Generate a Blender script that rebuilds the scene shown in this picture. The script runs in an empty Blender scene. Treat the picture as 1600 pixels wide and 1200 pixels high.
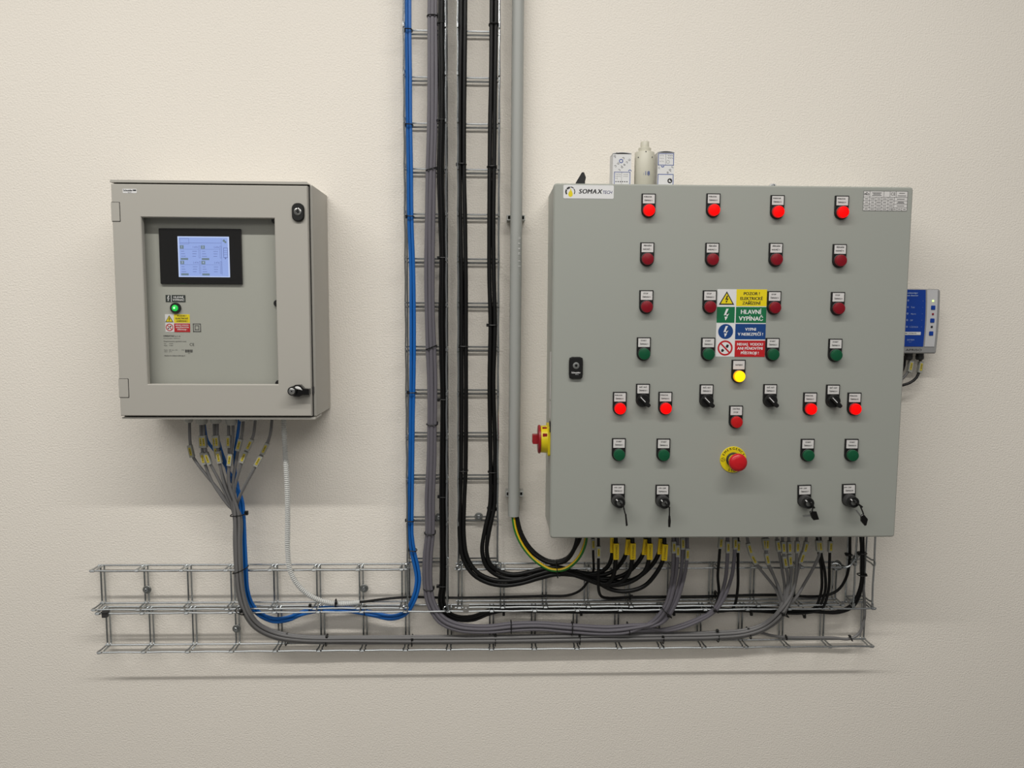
import bpy, bmesh, math, random
from mathutils import Vector, Matrix
random.seed(7)
S = bpy.context.scene
COL = S.collection

# ---------------------------------------------------------------- camera
OZ = 0.80                                   # the wall fittings hang this far above the floor datum
FPX = 1200.0
YAW, PITCH, ROLL = 0.0316, -0.0943, 0.0057
CAM = Vector((0.894, -1.7806, 0.7558 + OZ))
_cy, _sy, _cp, _sp = math.cos(YAW), math.sin(YAW), math.cos(PITCH), math.sin(PITCH)
_f = Vector((_sy * _cp, _cy * _cp, _sp)); _r0 = Vector((_cy, -_sy, 0)); _u0 = _r0.cross(_f)
_r = math.cos(ROLL) * _r0 + math.sin(ROLL) * _u0
_u = -math.sin(ROLL) * _r0 + math.cos(ROLL) * _u0
cd = bpy.data.cameras.new('camera'); cam = bpy.data.objects.new('camera', cd); COL.objects.link(cam)
cd.sensor_fit = 'HORIZONTAL'; cd.sensor_width = 36.0; cd.lens = 36.0 * FPX / 1600.0; cd.clip_start = 0.02
cam.matrix_world = Matrix(((_r.x, _u.x, -_f.x, CAM.x), (_r.y, _u.y, -_f.y, CAM.y), (_r.z, _u.z, -_f.z, CAM.z), (0, 0, 0, 1)))
S.camera = cam

def at(u, v, d):
    """point of the place seen at photo position (u, v), d metres in front of the wall"""
    k = _f * FPX + _r * (u - 800) - _u * (v - 600)
    t = (-d - CAM.y) / k.y
    return CAM + k * t

# ---------------------------------------------------------------- world, lights, exposure
W = bpy.data.worlds.new('world'); S.world = W; W.use_nodes = True
W.node_tree.nodes['Background'].inputs[0].default_value = (1.0, 0.98, 0.95, 1)
W.node_tree.nodes['Background'].inputs[1].default_value = 0.175
def area(name, loc, sx, sy, power, rot=(0, 0, 0), col=(1, 0.972, 0.925)):
    l = bpy.data.lights.new(name, 'AREA'); l.shape = 'RECTANGLE'; l.size = sx; l.size_y = sy; l.energy = power; l.color = col
    o = bpy.data.objects.new(name, l); COL.objects.link(o); o.location = loc; o.rotation_euler = rot
    return o
area('ceiling_tube_lamp', (0.40, -1.45, 3.15), 3.8, 0.07, 68)
area('ceiling_fill_far', (0.2, -4.2, 3.15), 5.0, 2.6, 68)  # broad unseen area light added behind the camera for soft fill
S.view_settings.view_transform = 'Standard'; S.view_settings.look = 'None'
S.view_settings.gamma = 1.0; S.view_settings.exposure = 0.0; S.view_settings.use_curve_mapping = False

# ---------------------------------------------------------------- materials
def lin(c):
    return tuple((x / 255 / 12.92) if x / 255 <= 0.04045 else ((x / 255 + 0.055) / 1.055) ** 2.4 for x in c)
MATS = {}
def mat(name, rgb, rough=0.5, metal=0.0, emit=None, estr=0.0, bump=None, spec=0.5, var=None):
    m = bpy.data.materials.new(name); m.use_nodes = True; nt = m.node_tree; b = nt.nodes['Principled BSDF']
    c = lin(rgb) + (1,)
    b.inputs['Base Color'].default_value = c; b.inputs['Roughness'].default_value = rough; b.inputs['Metallic'].default_value = metal
    b.inputs['Specular IOR Level'].default_value = spec
    if emit: b.inputs['Emission Color'].default_value = lin(emit) + (1,); b.inputs['Emission Strength'].default_value = estr
    if bump or var:
        tc = nt.nodes.new('ShaderNodeTexCoord')
    if bump:                                   # (scale, distance, strength, detail)
        n = nt.nodes.new('ShaderNodeTexNoise'); n.inputs['Scale'].default_value = bump[0]; n.inputs['Detail'].default_value = bump[3]
        nt.links.new(tc.outputs['Object'], n.inputs['Vector'])
        bp = nt.nodes.new('ShaderNodeBump'); bp.inputs['Distance'].default_value = bump[1]; bp.inputs['Strength'].default_value = bump[2]
        nt.links.new(n.outputs['Fac'], bp.inputs['Height']); nt.links.new(bp.outputs['Normal'], b.inputs['Normal'])
    if var:                                    # (scale, amount)
        n2 = nt.nodes.new('ShaderNodeTexNoise'); n2.inputs['Scale'].default_value = var[0]; n2.inputs['Detail'].default_value = 3
        nt.links.new(tc.outputs['Object'], n2.inputs['Vector'])
        mx = nt.nodes.new('ShaderNodeMix'); mx.data_type = 'RGBA'
        mx.inputs['A'].default_value = tuple(x * (1 - var[1]) for x in c[:3]) + (1,)
        mx.inputs['B'].default_value = tuple(min(1, x * (1 + var[1])) for x in c[:3]) + (1,)
        nt.links.new(n2.outputs['Fac'], mx.inputs['Factor']); nt.links.new(mx.outputs['Result'], b.inputs['Base Color'])
    MATS[name] = m
    return m
def glass_mat(name):
    m = bpy.data.materials.new(name); m.use_nodes = True; nt = m.node_tree; nt.nodes.clear()
    o = nt.nodes.new('ShaderNodeOutputMaterial'); mx = nt.nodes.new('ShaderNodeMixShader')
    t = nt.nodes.new('ShaderNodeBsdfTransparent'); g = nt.nodes.new('ShaderNodeBsdfGlossy'); fr = nt.nodes.new('ShaderNodeMath'); lw = nt.nodes.new('ShaderNodeLayerWeight'); pw = nt.nodes.new('ShaderNodeMath')
    t.inputs[0].default_value = (0.99, 0.99, 0.985, 1); g.inputs['Roughness'].default_value = 0.03
    lw.inputs[0].default_value = 0.5; pw.operation = 'POWER'; pw.inputs[1].default_value = 4.0; fr.operation = 'MULTIPLY_ADD'; fr.inputs[1].default_value = 0.5; fr.inputs[2].default_value = 0.03
    nt.links.new(lw.outputs['Facing'], pw.inputs[0]); nt.links.new(pw.outputs[0], fr.inputs[0])
    nt.links.new(fr.outputs[0], mx.inputs[0]); nt.links.new(t.outputs[0], mx.inputs[1]); nt.links.new(g.outputs[0], mx.inputs[2])
    nt.links.new(mx.outputs[0], o.inputs[0]); MATS[name] = m
mat('wall_paint', (240, 234, 224), 0.9, bump=(270, 0.004, 0.42, 4.0), spec=0.2, var=(2.2, 0.025))
mat('floor_grey', (120, 118, 114), 0.6, bump=(60, 0.002, 0.3, 3), var=(3, 0.08))
mat('cabinet_grey', (160, 163, 156), 0.42, bump=(900, 0.0003, 0.12, 2))
mat('cabinet_warm', (176, 173, 165), 0.45, bump=(900, 0.0003, 0.12, 2))
mat('cabinet_pale', (172, 171, 163), 0.45, bump=(900, 0.0003, 0.12, 2))
mat('inner_panel', (176, 177, 169), 0.45, bump=(900, 0.0003, 0.1, 2))
mat('gasket', (30, 29, 27), 0.8)
mat('zinc', (176, 180, 182), 0.25, 0.97, var=(40, 0.12))
mat('zinc_dull', (150, 152, 150), 0.45, 0.85, var=(60, 0.15))
mat('black_plastic', (10, 10, 10), 0.42)
mat('chrome_painted_glint', (232, 232, 230), 0.3, 0.2)  # pale base colour stands in for the lamp's reflection on chrome
mat('black_gloss', (12, 11, 11), 0.15)
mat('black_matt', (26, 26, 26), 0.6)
mat('dark_grey', (54, 53, 54), 0.5)
mat('chrome', (205, 205, 203), 0.22, 1.0)
mat('cable_black', (8, 8, 8), 0.45, spec=0.3, bump=(250, 0.0006, 0.3, 2))
mat('cable_grey', (112, 111, 111), 0.45, bump=(250, 0.0006, 0.3, 2))
mat('cable_violet_grey', (101, 98, 105), 0.42, bump=(250, 0.0006, 0.3, 2))
mat('cable_blue', (14, 98, 178), 0.4, bump=(250, 0.0006, 0.3, 2))
mat('cable_green', (33, 112, 34), 0.4)
mat('cable_yellow', (212, 176, 22), 0.4)
mat('white_plastic', (214, 213, 208), 0.45)
mat('flex_grey', (205, 206, 203), 0.5)
mat('gland_grey', (186, 186, 180), 0.5)
mat('pvc_grey', (163, 165, 161), 0.45)
mat('legend_white', (214, 212, 210), 0.5)
mat('sticker_white', (226, 226, 226), 0.45)
mat('ink_black', (22, 22, 24), 0.6)
mat('ink_grey', (84, 84, 84), 0.6)
mat('ink_navy', (38, 44, 110), 0.6)
mat('ink_white', (232, 232, 232), 0.5)
mat('sign_yellow', (236, 214, 16), 0.45)
mat('sign_green', (8, 110, 66), 0.45)
mat('sign_blue', (12, 64, 128), 0.45)
mat('sign_red', (190, 22, 30), 0.45)
mat('sign_dark', (44, 52, 48), 0.5)
mat('lens_red_lit', (120, 0, 0), 0.4, emit=(255, 2, 2), estr=1.15, spec=0.2)
mat('lens_red', (132, 6, 26), 0.3)
mat('lens_red_rim', (120, 0, 0), 0.35, emit=(200, 2, 2), estr=0.8)
mat('lens_red_bright', (196, 18, 20), 0.3)
mat('lens_green', (4, 82, 50), 0.3)
mat('lens_yellow_lit', (230, 190, 0), 0.35, emit=(255, 228, 0), estr=1.0)
mat('lens_yellow_rim', (230, 150, 0), 0.35, emit=(255, 160, 0), estr=0.7)
mat('lens_green_lit', (20, 140, 50), 0.25, emit=(30, 215, 80), estr=0.7)
mat('led_core', (220, 255, 225), 0.3, emit=(190, 255, 200), estr=1.1)
mat('switch_yellow', (228, 208, 20), 0.4)
mat('switch_red', (150, 22, 30), 0.4)
mat('estop_red', (200, 22, 32), 0.3)
mat('screen', (20, 24, 34), 0.2, emit=(148, 170, 228), estr=1.0)
mat('screen_edge', (20, 24, 34), 0.2, emit=(196, 212, 250), estr=1.0)
mat('screen_ink', (40, 46, 80), 0.3, emit=(88, 100, 150), estr=1.0)
mat('screen_olive', (60, 66, 70), 0.3, emit=(96, 116, 128), estr=1.0)
mat('bezel_black', (20, 19, 19), 0.12)
mat('tag_clear', (158, 159, 152), 0.3)
mat('tag_yellow', (186, 168, 54), 0.45)
mat('tag_strong_yellow', (238, 204, 10), 0.45)
mat('carton_white', (222, 222, 222), 0.6)
mat('carton_blue', (38, 72, 150), 0.6)
mat('milky_plastic', (203, 200, 184), 0.45)
mat('device_grey', (150, 150, 150), 0.45)
mat('device_light', (204, 204, 206), 0.4)
mat('device_blue', (8, 62, 158), 0.35)
mat('device_text', (170, 190, 226), 0.5)
mat('led_red', (140, 20, 44), 0.3)
mat('led_green', (210, 235, 150), 0.3, emit=(225, 255, 160), estr=0.8)
mat('clear_bag', (200, 198, 192), 0.35)
glass_mat('window_glass')

# ---------------------------------------------------------------- mesh helpers
_tc = {}
def text_geo(body, bold=0.0):
    bold = 0.0; key = (body, bold)                # weight comes from repeated strokes, see MB.text
    if key in _tc: return _tc[key]
    cu = bpy.data.curves.new('t', 'FONT'); cu.body = body; cu.size = 1.0; cu.align_x = 'CENTER'; cu.align_y = 'CENTER'
    cu.resolution_u = 3; cu.offset = bold; cu.fill_mode = 'FRONT'
    o = bpy.data.objects.new('t', cu); COL.objects.link(o)
    dg = bpy.context.evaluated_depsgraph_get(); me = o.evaluated_get(dg).to_mesh()
    vs = [(v.co.x, v.co.y) for v in me.vertices]; fs = [tuple(p.vertices) for p in me.polygons]
    o.evaluated_get(dg).to_mesh_clear(); bpy.data.objects.remove(o); bpy.data.curves.remove(cu)
    if vs:                                     # centre vertically on the capitals, horizontally on the ink
        x0 = min(v[0] for v in vs); x1 = max(v[0] for v in vs)
        vs = [(v[0] - (x0 + x1) / 2, v[1]) for v in vs]; w = x1 - x0
    else: w = 0
    _tc[key] = (vs, fs, w)
    return _tc[key]

class MB:
    """collects shapes (world coordinates) and links them as one mesh object"""
    def __init__(s): s.v = []; s.f = []; s.m = []; s.smooth = []
    def add(s, vs, fs, m=0, sm=False):
        o = len(s.v); s.v += [Vector(v) for v in vs]
        for f in fs: s.f.append(tuple(i + o for i in f)); s.m.append(m); s.smooth.append(sm)
        return s
    def box(s, x0, x1, y0, y1, z0, z1, m=0):
        vs = [(x, y, z) for x in (x0, x1) for y in (y0, y1) for z in (z0, z1)]
        return s.add(vs, [(0, 1, 3, 2), (4, 6, 7, 5), (0, 4, 5, 1), (2, 3, 7, 6), (0, 2, 6, 4), (1, 5, 7, 3)], m)
    def prism(s, pts, y0, y1, m=0, bevel=0.0, sm=False):
        """outline pts (x, z) from y0 (back) to y1 (front, more negative) with an optional front bevel"""
        n = len(pts)
        cx = sum(p[0] for p in pts) / n; cz = sum(p[1] for p in pts) / n
        rings = [[(p[0], y0, p[1]) for p in pts]]
        sg = -1 if y1 < y0 else 1
        if bevel:
            rings.append([(p[0], y1 - sg * bevel, p[1]) for p in pts])
            ins = []
            for i, p in enumerate(pts):
                a = Vector(pts[i - 1]); b = Vector(p); c = Vector(pts[(i + 1) % n])
                e1 = (b - a).normalized() if (b - a).length > 1e-9 else Vector((1, 0)); e2 = (c - b).normalized() if (c - b).length > 1e-9 else e1
                nn = Vector((-(e1.y + e2.y), e1.x + e2.x)); L = nn.length
                nn = nn / L if L > 1e-6 else Vector((-e1.y, e1.x))
                k = bevel / max(0.4, (1 + e1.dot(e2)) / 2) ** 0.5
                ins.append(nn * k)
            ar = sum(pts[i - 1][0] * pts[i][1] - pts[i][0] * pts[i - 1][1] for i in range(n))
            sgn = 1 if ar > 0 else -1
            rings.append([(p[0] + sgn * q.x, y1, p[1] + sgn * q.y) for p, q in zip(pts, ins)])
        else: rings.append([(p[0], y1, p[1]) for p in pts])
        vs = [v for r in rings for v in r]; fs = []
        for k in range(len(rings) - 1):
            for i in range(n):
                j = (i + 1) % n; fs.append((k * n + i, k * n + j, (k + 1) * n + j, (k + 1) * n + i))
        s.add(vs, fs, m, sm); o = len(s.v) - len(vs)
        s.f.append(tuple(range(o + n - 1, o - 1, -1))); s.m.append(m); s.smooth.append(False)
        s.f.append(tuple(range(o + len(vs) - n, o + len(vs)))); s.m.append(m); s.smooth.append(False)
        return s
    def rbox(s, x0, x1, z0, z1, y0, y1, r=0.003, m=0, bevel=0.0, seg=3):
        return s.prism(rrect(x0, x1, z0, z1, r, seg), y0, y1, m, bevel)
    def lathe(s, c, axis, prof, seg=20, m=0, sm=True):
        """prof: (radius, along axis) from c"""
        c = Vector(c); a = Vector(axis).normalized()
        e1 = a.orthogonal().normalized()
        if abs(a.y) > 0.9: e1 = Vector((1, 0, 0))
        e2 = a.cross(e1)
        vs = []; fs = []; n = len(prof)
        for (r, h) in prof:
            for i in range(seg):
                t = 2 * math.pi * i / seg; vs.append(c + a * h + (e1 * math.cos(t) + e2 * math.sin(t)) * r)
        for k in range(n - 1):
            for i in range(seg):
                j = (i + 1) % seg; fs.append((k * seg + i, k * seg + j, (k + 1) * seg + j, (k + 1) * seg + i))
        s.add(vs, fs, m, sm); o = len(s.v) - len(vs)
        for k, rev in ((0, True), (n - 1, False)):
            if prof[k][0] > 1e-6:
                idx = list(range(o + k * seg, o + (k + 1) * seg)); s.f.append(tuple(idx[::-1] if rev else idx)); s.m.append(m); s.smooth.append(False)
        return s
    def tube(s, pts, r, sides=8, m=0, closed=False, stripe=None, m2=1, rfun=None):
        pts = [Vector(p) for p in pts]; n = len(pts); vs = []; fs = []
        def tan(i):
            if closed: return (pts[(i + 1) % n] - pts[i - 1]).normalized()
            return (pts[min(i + 1, n - 1)] - pts[max(i - 1, 0)]).normalized()
        t0 = tan(0); nrm = Vector((0, -1, 0)) - t0 * t0.dot(Vector((0, -1, 0)))
        if nrm.length < 0.2: nrm = t0.orthogonal()
        nrm.normalize()
        for i in range(n):
            t = tan(i); nrm = (nrm - t * t.dot(nrm)).normalized(); b = t.cross(nrm)
            rr = rfun(i) if rfun else r
            for k in range(sides):
                a = 2 * math.pi * k / sides; vs.append(pts[i] + (nrm * math.cos(a) + b * math.sin(a)) * rr)
        cnt = n if closed else n - 1; o = len(s.v)
        s.v += vs
        for i in range(cnt):
            i2 = (i + 1) % n
            for k in range(sides):
                k2 = (k + 1) % sides
                s.f.append((o + i * sides + k, o + i * sides + k2, o + i2 * sides + k2, o + i2 * sides + k))
                s.m.append(m2 if stripe and k in stripe else m); s.smooth.append(True)
        if not closed:
            s.f.append(tuple(range(o + sides - 1, o - 1, -1))); s.m.append(m); s.smooth.append(False)
            s.f.append(tuple(range(o + (n - 1) * sides, o + n * sides))); s.m.append(m); s.smooth.append(False)
        return s
    # flat print on a plane facing the room (y = const), px/pz = centre
    def text(s, body, x, z, y, h, m=0, bold=0.0, maxw=None, rot=0.0, align=0, sx=1.0):
        vs, fs, w = text_geo(body, bold); k = h / 0.72; kx = k * sx
        if maxw and w * kx > maxw: kx = maxw / w
        off = 0 if align == 0 else (w * kx / 2 if align < 0 else -w * kx / 2)
        c, sn = math.cos(rot), math.sin(rot)
        for n_, dx in enumerate((-.03 * k, .03 * k) if bold else (0.0,)):
            out = []
            for a, b in vs:
                a = a * kx + off + dx; b = b * k
                out.append((x + a * c - b * sn, y - .00004 * n_, z + a * sn + b * c))
            s.add(out, fs, m)
        return s
    def quad(s, x0, x1, z0, z1, y, m=0): return s.add([(x0, y, z0), (x1, y, z0), (x1, y, z1), (x0, y, z1)], [(0, 1, 2, 3)], m)
    def poly(s, pts, y, m=0): return s.add([(p[0], y, p[1]) for p in pts], [tuple(range(len(pts)))], m)
    def disc(s, x, z, r, y, m=0, seg=28): return s.poly([(x + r * math.cos(2 * math.pi * i / seg), z + r * math.sin(2 * math.pi * i / seg)) for i in range(seg)], y, m)
    def ring(s, x, z, r0, r1, y, m=0, seg=28, a0=0.0, a1=2 * math.pi):
        vs = []; fs = []
        for i in range(seg + 1):
            t = a0 + (a1 - a0) * i / seg
            for r in (r0, r1): vs.append((x + r * math.cos(t), y, z + r * math.sin(t)))
            if i: fs.append((2 * i - 2, 2 * i - 1, 2 * i + 1, 2 * i))
        return s.add(vs, fs, m)
    def line(s, p, q, w, y, m=0):
        p = Vector(p); q = Vector(q); d = (q - p).normalized() * (w / 2); n = Vector((-d.y, d.x))
        return s.add([(a.x, y, a.y) for a in (p - n, q - n, q + n, p + n)], [(0, 1, 2, 3)], m)
    def frame(s, x0, x1, z0, z1, w, y, m=0):
        s.quad(x0, x1, z0, z0 + w, y, m); s.quad(x0, x1, z1 - w, z1, y, m); s.quad(x0, x0 + w, z0, z1, y, m); return s.quad(x1 - w, x1, z0, z1, y, m)
    def mesh(s, name, mats, org=Vector((0, 0, 0)), fix=True):
        me = bpy.data.meshes.new(name)
        me.from_pydata([tuple(v - org) for v in s.v], [], s.f)
        mats = mats if isinstance(mats, (list, tuple)) else [mats]
        for q in mats: me.materials.append(MATS[q])
        me.polygons.foreach_set('material_index', s.m); me.polygons.foreach_set('use_smooth', s.smooth)
        if fix:
            bm = bmesh.new(); bm.from_mesh(me); bmesh.ops.recalc_face_normals(bm, faces=bm.faces); bm.to_mesh(me); bm.free()
        if any(s.smooth): me.set_sharp_from_angle(angle=math.radians(42))
        me.update()
        return me
    def build(s, name, mats, parent=None, org=None, fix=True):
        w = wloc(parent)
        if parent is None and org is None:
            lo = [min(v[i] for v in s.v) for i in range(3)]; hi = [max(v[i] for v in s.v) for i in range(3)]
            org = Vector(((lo[0] + hi[0]) / 2, (lo[1] + hi[1]) / 2, lo[2]))
        g = Vector(org) if org is not None else w
        o = bpy.data.objects.new(name, s.mesh(name, mats, g, fix)); COL.objects.link(o)
        o.parent = parent; o.location = g - w
        return o
def wloc(o):
    p = Vector((0, 0, 0))
    while o is not None: p += o.location; o = o.parent
    return p
def rrect(x0, x1, z0, z1, r, seg=3):
    pts = []
    for cx, cz, a in ((x1 - r, z1 - r, 0), (x0 + r, z1 - r, 90), (x0 + r, z0 + r, 180), (x1 - r, z0 + r, 270)):
        for i in range(seg + 1):
            t = math.radians(a + 90 * i / seg); pts.append((cx + r * math.cos(t), cz + r * math.sin(t)))
    return pts
def tag(o, label, cat, group=None):
    o['label'] = label; o['category'] = cat
    if group: o['group'] = group
    return o
def thing(name, loc, label, cat, group=None):
    o = bpy.data.objects.new(name, None); COL.objects.link(o); o.location = loc; o.empty_display_size = 0.05
    return tag(o, label, cat, group)
def inst(name, me, parent, loc):
    o = bpy.data.objects.new(name, me); COL.objects.link(o); o.parent = parent; o.location = loc
    return o
def smooth_path(pts, step=0.008):
    pts = [Vector(p) for p in pts]; P = [pts[0] * 2 - pts[1]] + pts + [pts[-1] * 2 - pts[-2]]; out = []
    for i in range(1, len(P) - 2):
        p0, p1, p2, p3 = P[i - 1:i + 3]
        n = max(2, int((p2 - p1).length / step))
        d1 = max((p1 - p0).length, 1e-4) ** .5; d2 = max((p2 - p1).length, 1e-4) ** .5; d3 = max((p3 - p2).length, 1e-4) ** .5
        t1 = (p1 - p0) / d1 - (p2 - p0) / (d1 + d2) + (p2 - p1) / d2; t2 = (p2 - p1) / d2 - (p3 - p1) / (d2 + d3) + (p3 - p2) / d3
        t1 *= d2; t2 *= d2
        for k in range(n):
            t = k / n; h = t * t
            out.append(p1 * (2 * h * t - 3 * h + 1) + t1 * (h * t - 2 * h + t) + p2 * (-2 * h * t + 3 * h) + t2 * (h * t - h))
    out.append(pts[-1]); return out

def frame_mesh(ox0, ox1, oz0, oz1, ix0, ix1, iz0, iz1, y0, y1, bv):
    m = MB()
    def ringv(a0, a1, c0, c1, y): return [(a0, y, c0), (a1, y, c0), (a1, y, c1), (a0, y, c1)]
    rg = [ringv(ix0, ix1, iz0, iz1, y0), ringv(ox0, ox1, oz0, oz1, y0), ringv(ox0, ox1, oz0, oz1, y1 + bv), ringv(ox0 + bv, ox1 - bv, oz0 + bv, oz1 - bv, y1),
          ringv(ix0 - bv, ix1 + bv, iz0 - bv, iz1 + bv, y1), ringv(ix0, ix1, iz0, iz1, y1 + bv)]
    vs = [v for q in rg for v in q]; fs = []
    for k in range(6):
        k2 = (k + 1) % 6
        for i in range(4):
            j = (i + 1) % 4; fs.append((k * 4 + i, k * 4 + j, k2 * 4 + j, k2 * 4 + i))
    return m.add(vs, fs)
# ---------------------------------------------------------------- the setting
o = MB().box(-2.2, 4.2, 0.0, 0.15, 0.0, 3.4).build('wall_back', 'wall_paint', org=(0, 0, 0)); o['kind'] = 'structure'
o['label'] = 'off-white stucco painted wall behind both cabinets'
o = MB().box(-2.2, 4.2, -5.0, 0.15, -0.1, 0.0).build('floor', 'floor_grey', org=(0, 0, 0)); o['kind'] = 'structure'
o['label'] = 'grey floor in front of the wall'

# ---------------------------------------------------------------- wire cable trays
WR = 0.0020
DB, DF = 0.008, 0.050
def hairpin(x0, x1, za, zb, lip_a=True, lip_b=True, horizontal=True):
    """closed hairpin wire bent to a U; coordinates: along (x0..x1), across (za..zb)"""
    def P(l, d, c): return (l, -d, c) if horizontal else (c, -d, l)
    e = 0.004 if zb > za else -0.004; xm = (x0 + x1) / 2; fl = .0024
    def leg(l, out): return [(l + out, DF, za), (l, DF - .011, za), (l, DB + .004, za), (l, DB, za + e), (l, DB, zb - e), (l, DB + .004, zb), (l, DF - .011, zb), (l + out, DF, zb)]
    g = leg(x0, -fl) + [(xm - .003, DF + .0065, zb), (xm + .003, DF + .0065, zb)] + leg(x1, fl)[::-1] + [(xm + .003, DF + .0065, za), (xm - .003, DF + .0065, za)]
    return [P(*q) for q in g]
def tray(label, along, za, zb, ks, rails, horizontal=True, fixings=(), extra=None):
    """ks: centre positions of the cross wires; rails: (from, to)"""
    a0, a1 = rails
    base = Vector((a0, 0, min(za, zb))) if horizontal else Vector((min(za, zb), 0, a0))
    t = thing('wire_cable_tray', base, label, 'cable tray', 'zinc wire cable trays on the wall')
    me = None; k0 = ks[0]
    for k in ks:
        if me is None:
            me = MB().tube(hairpin(k0 - .0043, k0 + .0043, za, zb, horizontal=horizontal), WR, 6, closed=True).mesh('cross_wire', 'zinc', base)
        off = Vector((k - k0, 0, 0)) if horizontal else Vector((0, 0, k - k0))
        inst('cross_wire', me, t, off)
    for i, (c, d) in enumerate(((za, DB + .0035), (zb, DB + .0035), (za, DF + .002), (zb, DF + .002))):
        p = [(a0, -d, c), (a1, -d, c)] if horizontal else [(c, -d, a0), (c, -d, a1)]
        if d > 0.03:                                 # the front wire bows slightly between the eyes
            n = max(2, int(abs(a1 - a0) / 0.025)); q = []
            s = 1 if c == max(za, zb) else -1
            for j in range(n + 1):
                l = a0 + (a1 - a0) * j / n; w = 0.0005 * s * math.cos((l - k0) / 0.1 * 2 * math.pi)
                q.append((l, -d, c + w) if horizontal else (c + w, -d, l))
            p = q
        MB().tube(p, WR * 1.1, 6).build('side_wire', 'zinc', t)
    for (u, v) in fixings:
        c = at(u, v, 0.012)
        w = MB().lathe(c, (0, -1, 0), [(0.0098, 0), (0.0098, 0.0018), (0.009, 0.0026)], 20, sm=False).build('washer', 'zinc_dull', t)
        hx = [(0.0052, 0.0026), (0.0052, 0.0066), (0.0044, 0.0072), (0.0022, 0.0072), (0.002, 0.0055), (0.0, 0.0055)]
        MB().lathe(c, (0, -1, 0), hx, 6, sm=False).build('bolt_head', 'zinc', w)
    return t
pz = lambda u, v, d: at(u, v, d).z
px = lambda u, v, d: at(u, v, d).x
zl0 = 0.5 * (pz(167, 1008, .01) + pz(1345.6, 997, .01)); zl1 = 0.5 * (pz(165, 948, .01) + pz(1345, 940, .01))
zu0 = 0.5 * (pz(158, 943.4, .01) + pz(900, 936, .01)); zu1 = 0.5 * (pz(156, 884, .01) + pz(900, 878, .01))
tray('lower horizontal wire tray running the full width under both cabinets', 'x', zl0, zl1, [0.0043 + .1 * k for k in range(19)], (-0.003, 1.812), fixings=[(370, 982)])
xo = px(157, 900, .01)
T = tray('upper horizontal wire tray below the cabinet with the display', 'x', zu0, zu1, [xo + .0045 + .1 * k for k in range(8)], (xo - .003, px(640, 900, .03)), fixings=[(230, 921), (569, 919)])
xr = px(716, 900, .01)
TR = tray('upper horizontal wire tray below the cabinet full of push buttons', 'x', zu0, zu1, [xr + .0045 + .1 * k for k in range(10)], (xr - .006, xr + .91))
MB().tube(smooth_path([at(1303, 887, .052), at(1318, 887, .052), at(1328, 884, .055), at(1336, 874, .058)], .004), WR * 1.1, 6).build('side_wire', 'zinc', TR)
MB().tube(smooth_path([at(1299, 882, .012), at(1309, 876, .02), at(1316, 887, .04), at(1304, 890, .05), at(1297, 884, .03), at(1306, 880, .03), at(1313, 884, .035)], .004), WR, 6).build('joint_wire', 'zinc', TR)
zv0 = 1.3696 + OZ
xa0 = 0.5 * (px(631, 50, .05) + px(636.5, 870, .05)); xa1 = 0.5 * (px(696, 50, .05) + px(699, 870, .05))
xb0 = 0.5 * (px(715.3, 50, .05) + px(716, 860, .05)); xb1 = 0.5 * (px(780.5, 50, .05) + px(777.5, 860, .05))
TA = tray('vertical wire tray carrying the blue, grey and black cables', 'z', xa0, xa1, [zv0 - .1 * k for k in range(-3, 13)], (pz(640, 950, .05), zv0 + .36), False, fixings=[(686, 808)])
TB = tray('vertical wire tray carrying two thick black cable bundles beside the pipe', 'z', xb0, xb1, [zv0 - .1 * k for k in range(-3, 13)], (pz(720, 884, .05), zv0 + .36), False, fixings=[(748, 807)])
xc0 = px(1321, 935, .012); xc1 = px(1349.5, 937, .012); zc = pz(1330, 936, .012)
TC = tray('short narrow vertical wire tray under the right corner of the button cabinet', 'z', xc0, xc1, [zc + .002, zc + .102], (zc - .006, pz(1340, 816, .012)), False)
MB().prism([(px(1329, 880, .05), pz(0, 884, .05)), (px(1340, 870, .05), pz(0, 868, .05)), (px(1344, 868, .05), pz(0, 872, .05)), (px(1338, 884, .05), pz(0, 886, .05))], -.046, -.049).build('joint_plate', 'zinc_dull', TC)
# loops where trays meet, and clips
for tr_, (u, v) in ((TA, (637, 884)), (TA, (633, 950)), (TA, (697, 951)), (TB, (717, 887)), (TB, (779, 883))):
    c = at(u, v, .056); r = .006
    MB().tube([c + Vector((r * math.cos(a), .003 * math.sin(2 * a), r * math.sin(a))) for a in [i * math.pi / 7 for i in range(14)]], WR * .9, 6, closed=True).build('wire_loop', 'zinc', tr_)
c = at(728, 952, .056)
k = MB().rbox(c.x - .0065, c.x + .0065, c.z - .009, c.z + .009, c.y + .004, c.y, .001, bevel=.0006)
k.box(c.x - .0075, c.x + .0075, c.y - .005, c.y + .004, c.z + .0085, c.z + .0105)
k.lathe(c, (0, -1, 0), [(.0042, 0), (.0042, .003), (.003, .0036), (0, .0036)], 10)
tag(k.build('tray_clip', 'chrome'), 'square metal clip bridging the trays below the black bundles', 'clip')
c = at(164, 960, .052)
k = MB().rbox(c.x - .006, c.x + .006, c.z - .007, c.z + .006, c.y + .006, c.y - .004, .001, bevel=.0006).box(c.x - .0075, c.x + .008, c.y - .006, c.y + .006, c.z + .005, c.z + .007)
tag(k.build('tray_clip', 'dark_grey'), 'dark clip at the left end of the horizontal trays', 'clip')

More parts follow.
